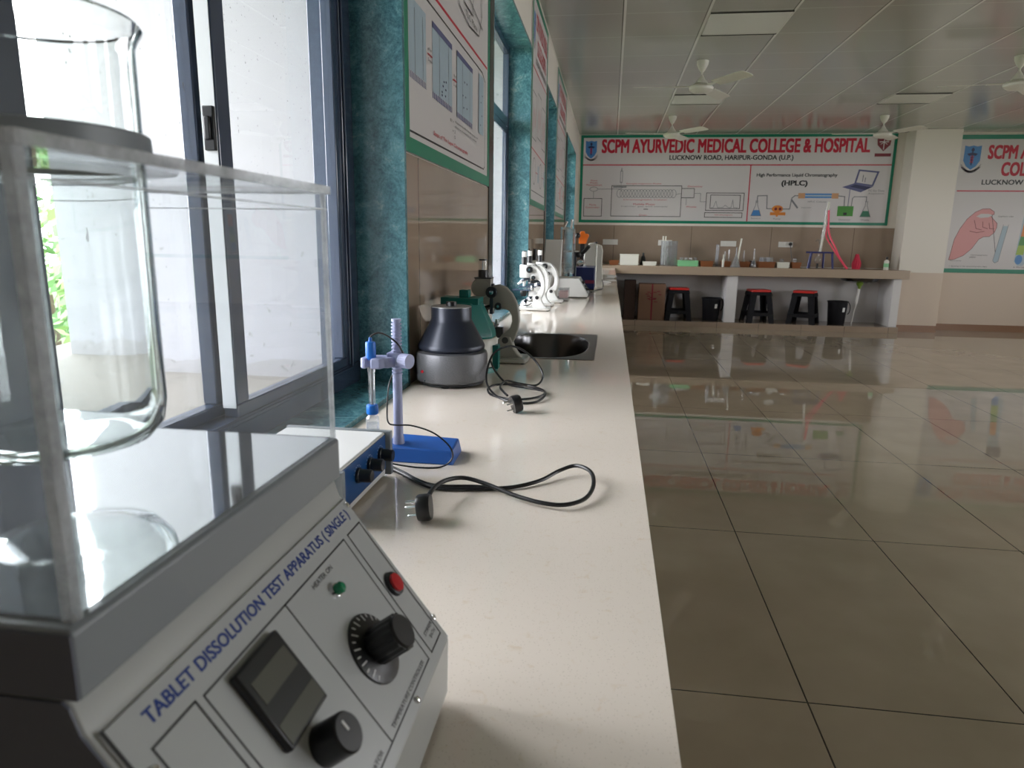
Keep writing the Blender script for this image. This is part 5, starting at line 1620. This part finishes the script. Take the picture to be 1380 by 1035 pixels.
def headB(a):
    a.text('SCPM AYURVEDIC MEDICAL', 0.40, 1.665, 2.45, 1.850, R_, 0.045)
    a.text('COLLEGE & HOSPITAL', 0.61, 1.425, 2.25, 1.610, R_, 0.045)
    a.text('LUCKNOW ROAD, HARIPUR-GONDA (U.P.)', 0.365, 1.275, 2.49, 1.365, K_, 0.03)
    a.line([(0.045, 1.205), (2.805, 1.205)], 0.016, R_)
def emblB(a):
    shield(a, 0.065, 1.505, 0.23, 0.345)
def artB(a):
    hand = [(0.06, 0.19), (0.10, 0.50), (0.16, 0.66), (0.24, 0.80), (0.34, 0.90), (0.43, 0.945), (0.53, 0.95), (0.60, 0.905), (0.60, 0.865), (0.55, 0.86), (0.60, 0.80), (0.66, 0.74), (0.665, 0.68), (0.64, 0.60), (0.58, 0.545), (0.50, 0.54), (0.44, 0.50), (0.36, 0.36), (0.26, 0.26), (0.14, 0.20)]
    a.poly(hand, SK_)
    a.line(hand, 0.006, MA_, True)
    a.poly([(0.36, 0.835), (0.42, 0.875), (0.52, 0.875), (0.585, 0.86), (0.53, 0.825), (0.42, 0.815)], W_)
    for l_ in ([(0.34, 0.78), (0.38, 0.66), (0.46, 0.64)], [(0.46, 0.76), (0.47, 0.68), (0.54, 0.66)], [(0.55, 0.74), (0.57, 0.66), (0.63, 0.66)], [(0.30, 0.62), (0.40, 0.60), (0.5, 0.62)]):
        a.line(l_, 0.007, MA_)
    a.line([(0.575, 0.86), (0.615, 0.68), (0.70, 0.30)], 0.007, K_)
    a.text('Capillary tube', 0.66, 0.825, 0.87, 0.850, K_); 
    a.poly([(0.75, 0.70), (0.82, 0.70), (0.76, 0.18), (0.72, 0.155), (0.68, 0.18)], LB_)
    a.line([(0.75, 0.72), (0.75, 0.70), (0.68, 0.19), (0.71, 0.155), (0.755, 0.18), (0.82, 0.70), (0.82, 0.72)], 0.006, Y_)
    a.text('Chromatographic', 0.36, 0.255, 0.60, 0.278, K_); a.text('paper', 0.35, 0.22, 0.44, 0.245, K_)
    a.text('Sample', 0.08, 0.17, 0.24, 0.188, K_)
    a.text('1. Spotting on the chromatography paper', 0.08, 0.085, 0.62, 0.108, K_)
    # developing tube
    a.poly([(1.02, 0.98), (1.18, 0.98), (1.16, 0.20), (1.10, 0.12), (1.03, 0.12), (0.975, 0.18)], LB_)
    a.rect(1.02, 0.95, 1.24, 1.12, NV_)
    a.line([(1.07, 0.95), (1.065, 0.82)], 0.007, K_)
    a.poly([(1.03, 0.76), (1.12, 0.76), (1.11, 0.55), (1.015, 0.55)], O_); a.poly([(1.015, 0.55), (1.11, 0.55), (1.10, 0.42), (1.0, 0.42)], GR_); a.poly([(1.0, 0.42), (1.10, 0.42), (1.09, 0.28), (0.985, 0.28)], LI_)
    a.disc(1.035, 0.21, 0.05, 0.07, B_)
    for q, tx in ((0.58, 'Carotene'), (0.42, 'Chlorophyll'), (0.32, 'Xanthophyll'), (0.16, 'Chromatography')):
        a.line([(1.12, q), (1.18, q)], 0.005, K_); a.text(tx, 1.20, q-0.012, 1.45, q+0.012, K_)
    a.text('2. Placing the paper in solvent', 0.98, 0.085, 1.48, 0.108, K_)
    a.line([(1.62, 1.18), (1.62, 0.06)], 0.012, R_)
    for k in range(3):
        x = 1.75+k*0.33
        a.frame(x, 0.25, x+0.24, 0.95, 0.008, Y_); a.rect(x+0.02, 0.28, x+0.22, 0.42, LB_); a.line([(x+0.12, 0.42), (x+0.12, 0.85)], 0.01, O_)

board('wall_poster', 'tall green bordered poster right of the pillar with hand and test tube', (4.925, WB-0.001, 0.885), (1, 0, 0), (0, 0, 1), 2.97, 2.000, 0.062,
      [('heading', headB), ('emblem', emblB), ('paper_chromatography_drawing', artB)], 0.12)


def left_head(w):
    def fn(a):
        shield(a, 0.07*w, 1.045, 0.085*w, 0.20)
        a.text('SCPM AYURVEDIC MEDICAL', 0.20*w, 1.155, 0.93*w, 1.265, R_, 0.02)
        a.text('COLLEGE & HOSPITAL', 0.28*w, 1.015, 0.86*w, 1.115, R_, 0.02)
        a.text('LUCKNOW ROAD, HARIPUR-GONDA (U.P.)', 0.20*w, 0.935, 0.93*w, 0.985, K_, 0.01)
        a.line([(0.04, 0.90), (w-0.04, 0.90)], 0.01, R_)
    return fn


def tlc(a):
    z = 0.03
    a.line([(0.06, 0.452+z), (1.24, 0.455+z)], 0.010, R_)
    a.line([(0.05, 0.419+z), (1.13, 0.415+z), (1.20, 0.39+z), (1.195, 0.045+z), (1.17, 0.033+z), (0.05, 0.028+z)], 0.006, K_)
    def plate(u0, u1, v0, v1, ink, spots):
        a.rect(u0, v0, u1, v1, LB_)
        a.rect(u0, v0, u1, v0+0.018, SL_)
        for q in range(12):
            x = u0+(u1-u0)*(q+0.5)/12
            a.line([(x, v0+0.002), (x, v0+0.016)], 0.006, W_)
        if ink:
            a.rect(u0, v1-0.018, u1, v1, SL_)
        a.line([(u0+(u1-u0)*0.33, v0+0.02), (u0+(u1-u0)*0.33, v1-0.02)], 0.003, Y_)
        a.line([(u0+(u1-u0)*0.8, v0+0.02), (u0+(u1-u0)*0.8, v1-0.02)], 0.003, Y_)
        for x, y in spots:
            a.disc(u0+(u1-u0)*x, v0+y, 0.008, 0.0035, NV_, 10)
    plate(0.05, 0.228, 0.168+z, 0.375+z, False, [])
    plate(0.300, 0.565, 0.160+z, 0.378+z, True, [(0.45, 0.03), (0.45, 0.04), (0.62, 0.035), (0.5, 0.06), (0.64, 0.055), (0.55, 0.075), (0.66, 0.08)])
    plate(0.638, 0.918, 0.160+z, 0.380+z, True, [(0.4, 0.05), (0.6, 0.055), (0.35, 0.09), (0.52, 0.092), (0.45, 0.14), (0.6, 0.142)])
    a.rect(1.045, 0.165+z, 1.150, 0.395+z, LB_)
    for x, y in ((1.08, .2), (1.11, .24), (1.09, .29), (1.12, .32)):
        a.disc(x, y+z, 0.008, 0.0035, NV_, 10)
    for u in (0.240, 0.578):
        a.text('after', u+0.004, 0.283+z, u+0.044, 0.292+z, K_); a.line([(u, 0.272+z), (u+0.05, 0.272+z)], 0.004, R_); a.text('5 min', u+0.002, 0.252+z, u+0.048, 0.262+z, K_)
    a.text('Rf =', 0.53, 0.128+z, 0.58, 0.138+z, K_)
    a.text('distance travelled by the compound', 0.60, 0.133+z, 1.02, 0.142+z, K_)
    a.text('distance travelled by the solvent', 0.60, 0.117+z, 0.99, 0.126+z, K_)
    a.text('= 2', 0.56, 0.098+z, 0.605, 0.108+z, K_); a.text('5', 0.59, 0.080+z, 0.605, 0.090+z, K_)
    a.text('Steps of Thin Layer Chromatography', 0.30, 0.048+z, 0.82, 0.064+z, R_, 0.006)
    # upper drawings: developing jar and labels
    pts = [(0.62, 0.78), (0.60, 0.62), (0.68, 0.535), (0.85, 0.515), (1.04, 0.530), (1.10, 0.62), (1.08, 0.78)]
    a.line([(p[0], p[1]+z) for p in pts], 0.005, K_)
    a.line([(0.60, 0.64+z), (1.12, 0.575+z)], 0.004, K_)
    a.frame(0.76, 0.57+z, 0.92, 0.85+z, 0.005, K_)
    a.text('TLC Plate', 0.78, 0.535+z, 1.0, 0.555+z, K_)
    a.frame(0.12, 0.55+z, 0.45, 0.82+z, 0.005, K_); a.rect(0.13, 0.56+z, 0.44, 0.62+z, LB_)
    a.text('Solvent', 0.2, 0.515+z, 0.38, 0.535+z, K_)


def generic(w, seed):
    def fn(a):
        rnd = random.Random(seed)
        for k in range(3):
            u = 0.08*w+k*0.30*w
            v = 0.45+0.04*(k % 2)
            a.frame(u, v, u+0.22*w, v+0.30, 0.006, K_)
            a.line([(u+0.02, v+0.04), (u+0.08*w, v+0.2), (u+0.14*w, v+0.08), (u+0.2*w, v+0.22)], 0.008, R_)
        a.line([(0.05*w, 0.38), (0.95*w, 0.36)], 0.008, R_)
        for k in range(2):
            u = 0.12*w+k*0.42*w
            a.ring(u+0.1*w, 0.24, 0.09*w, 0.09, 0.006, K_)
            a.line([(u+0.19*w, 0.24), (u+0.32*w, 0.24)], 0.006, R_)
            a.rect(u+0.32*w, 0.18, u+0.40*w, 0.30, LB_ if seed % 2 else SK_)
        a.line([(0.07*w, 0.10), (0.93*w, 0.10), (0.93*w, 0.86)], 0.006, K_)
    return fn

LX = WL+0.001
board('wall_poster', 'poster over the grey and teal centrifuges showing thin layer chromatography plates', (LX, 1.885, 1.530), (0, 1, 0), (0, 0, 1), 1.300, 1.360, 0.040, [('heading', left_head(1.3)), ('plate_drawings', tlc)])
board('wall_poster', 'poster between second and third windows, above the white microscopes', (LX, 4.80, 1.530), (0, 1, 0), (0, 0, 1), 1.07, 1.360, 0.040, [('heading', left_head(1.07)), ('diagrams', generic(1.07, 1))])
board('wall_poster', 'poster between third and fourth windows seen at a sharp angle', (LX, 6.93, 1.530), (0, 1, 0), (0, 0, 1), 1.30, 1.360, 0.040, [('heading', left_head(1.3)), ('diagrams', generic(1.3, 2))])
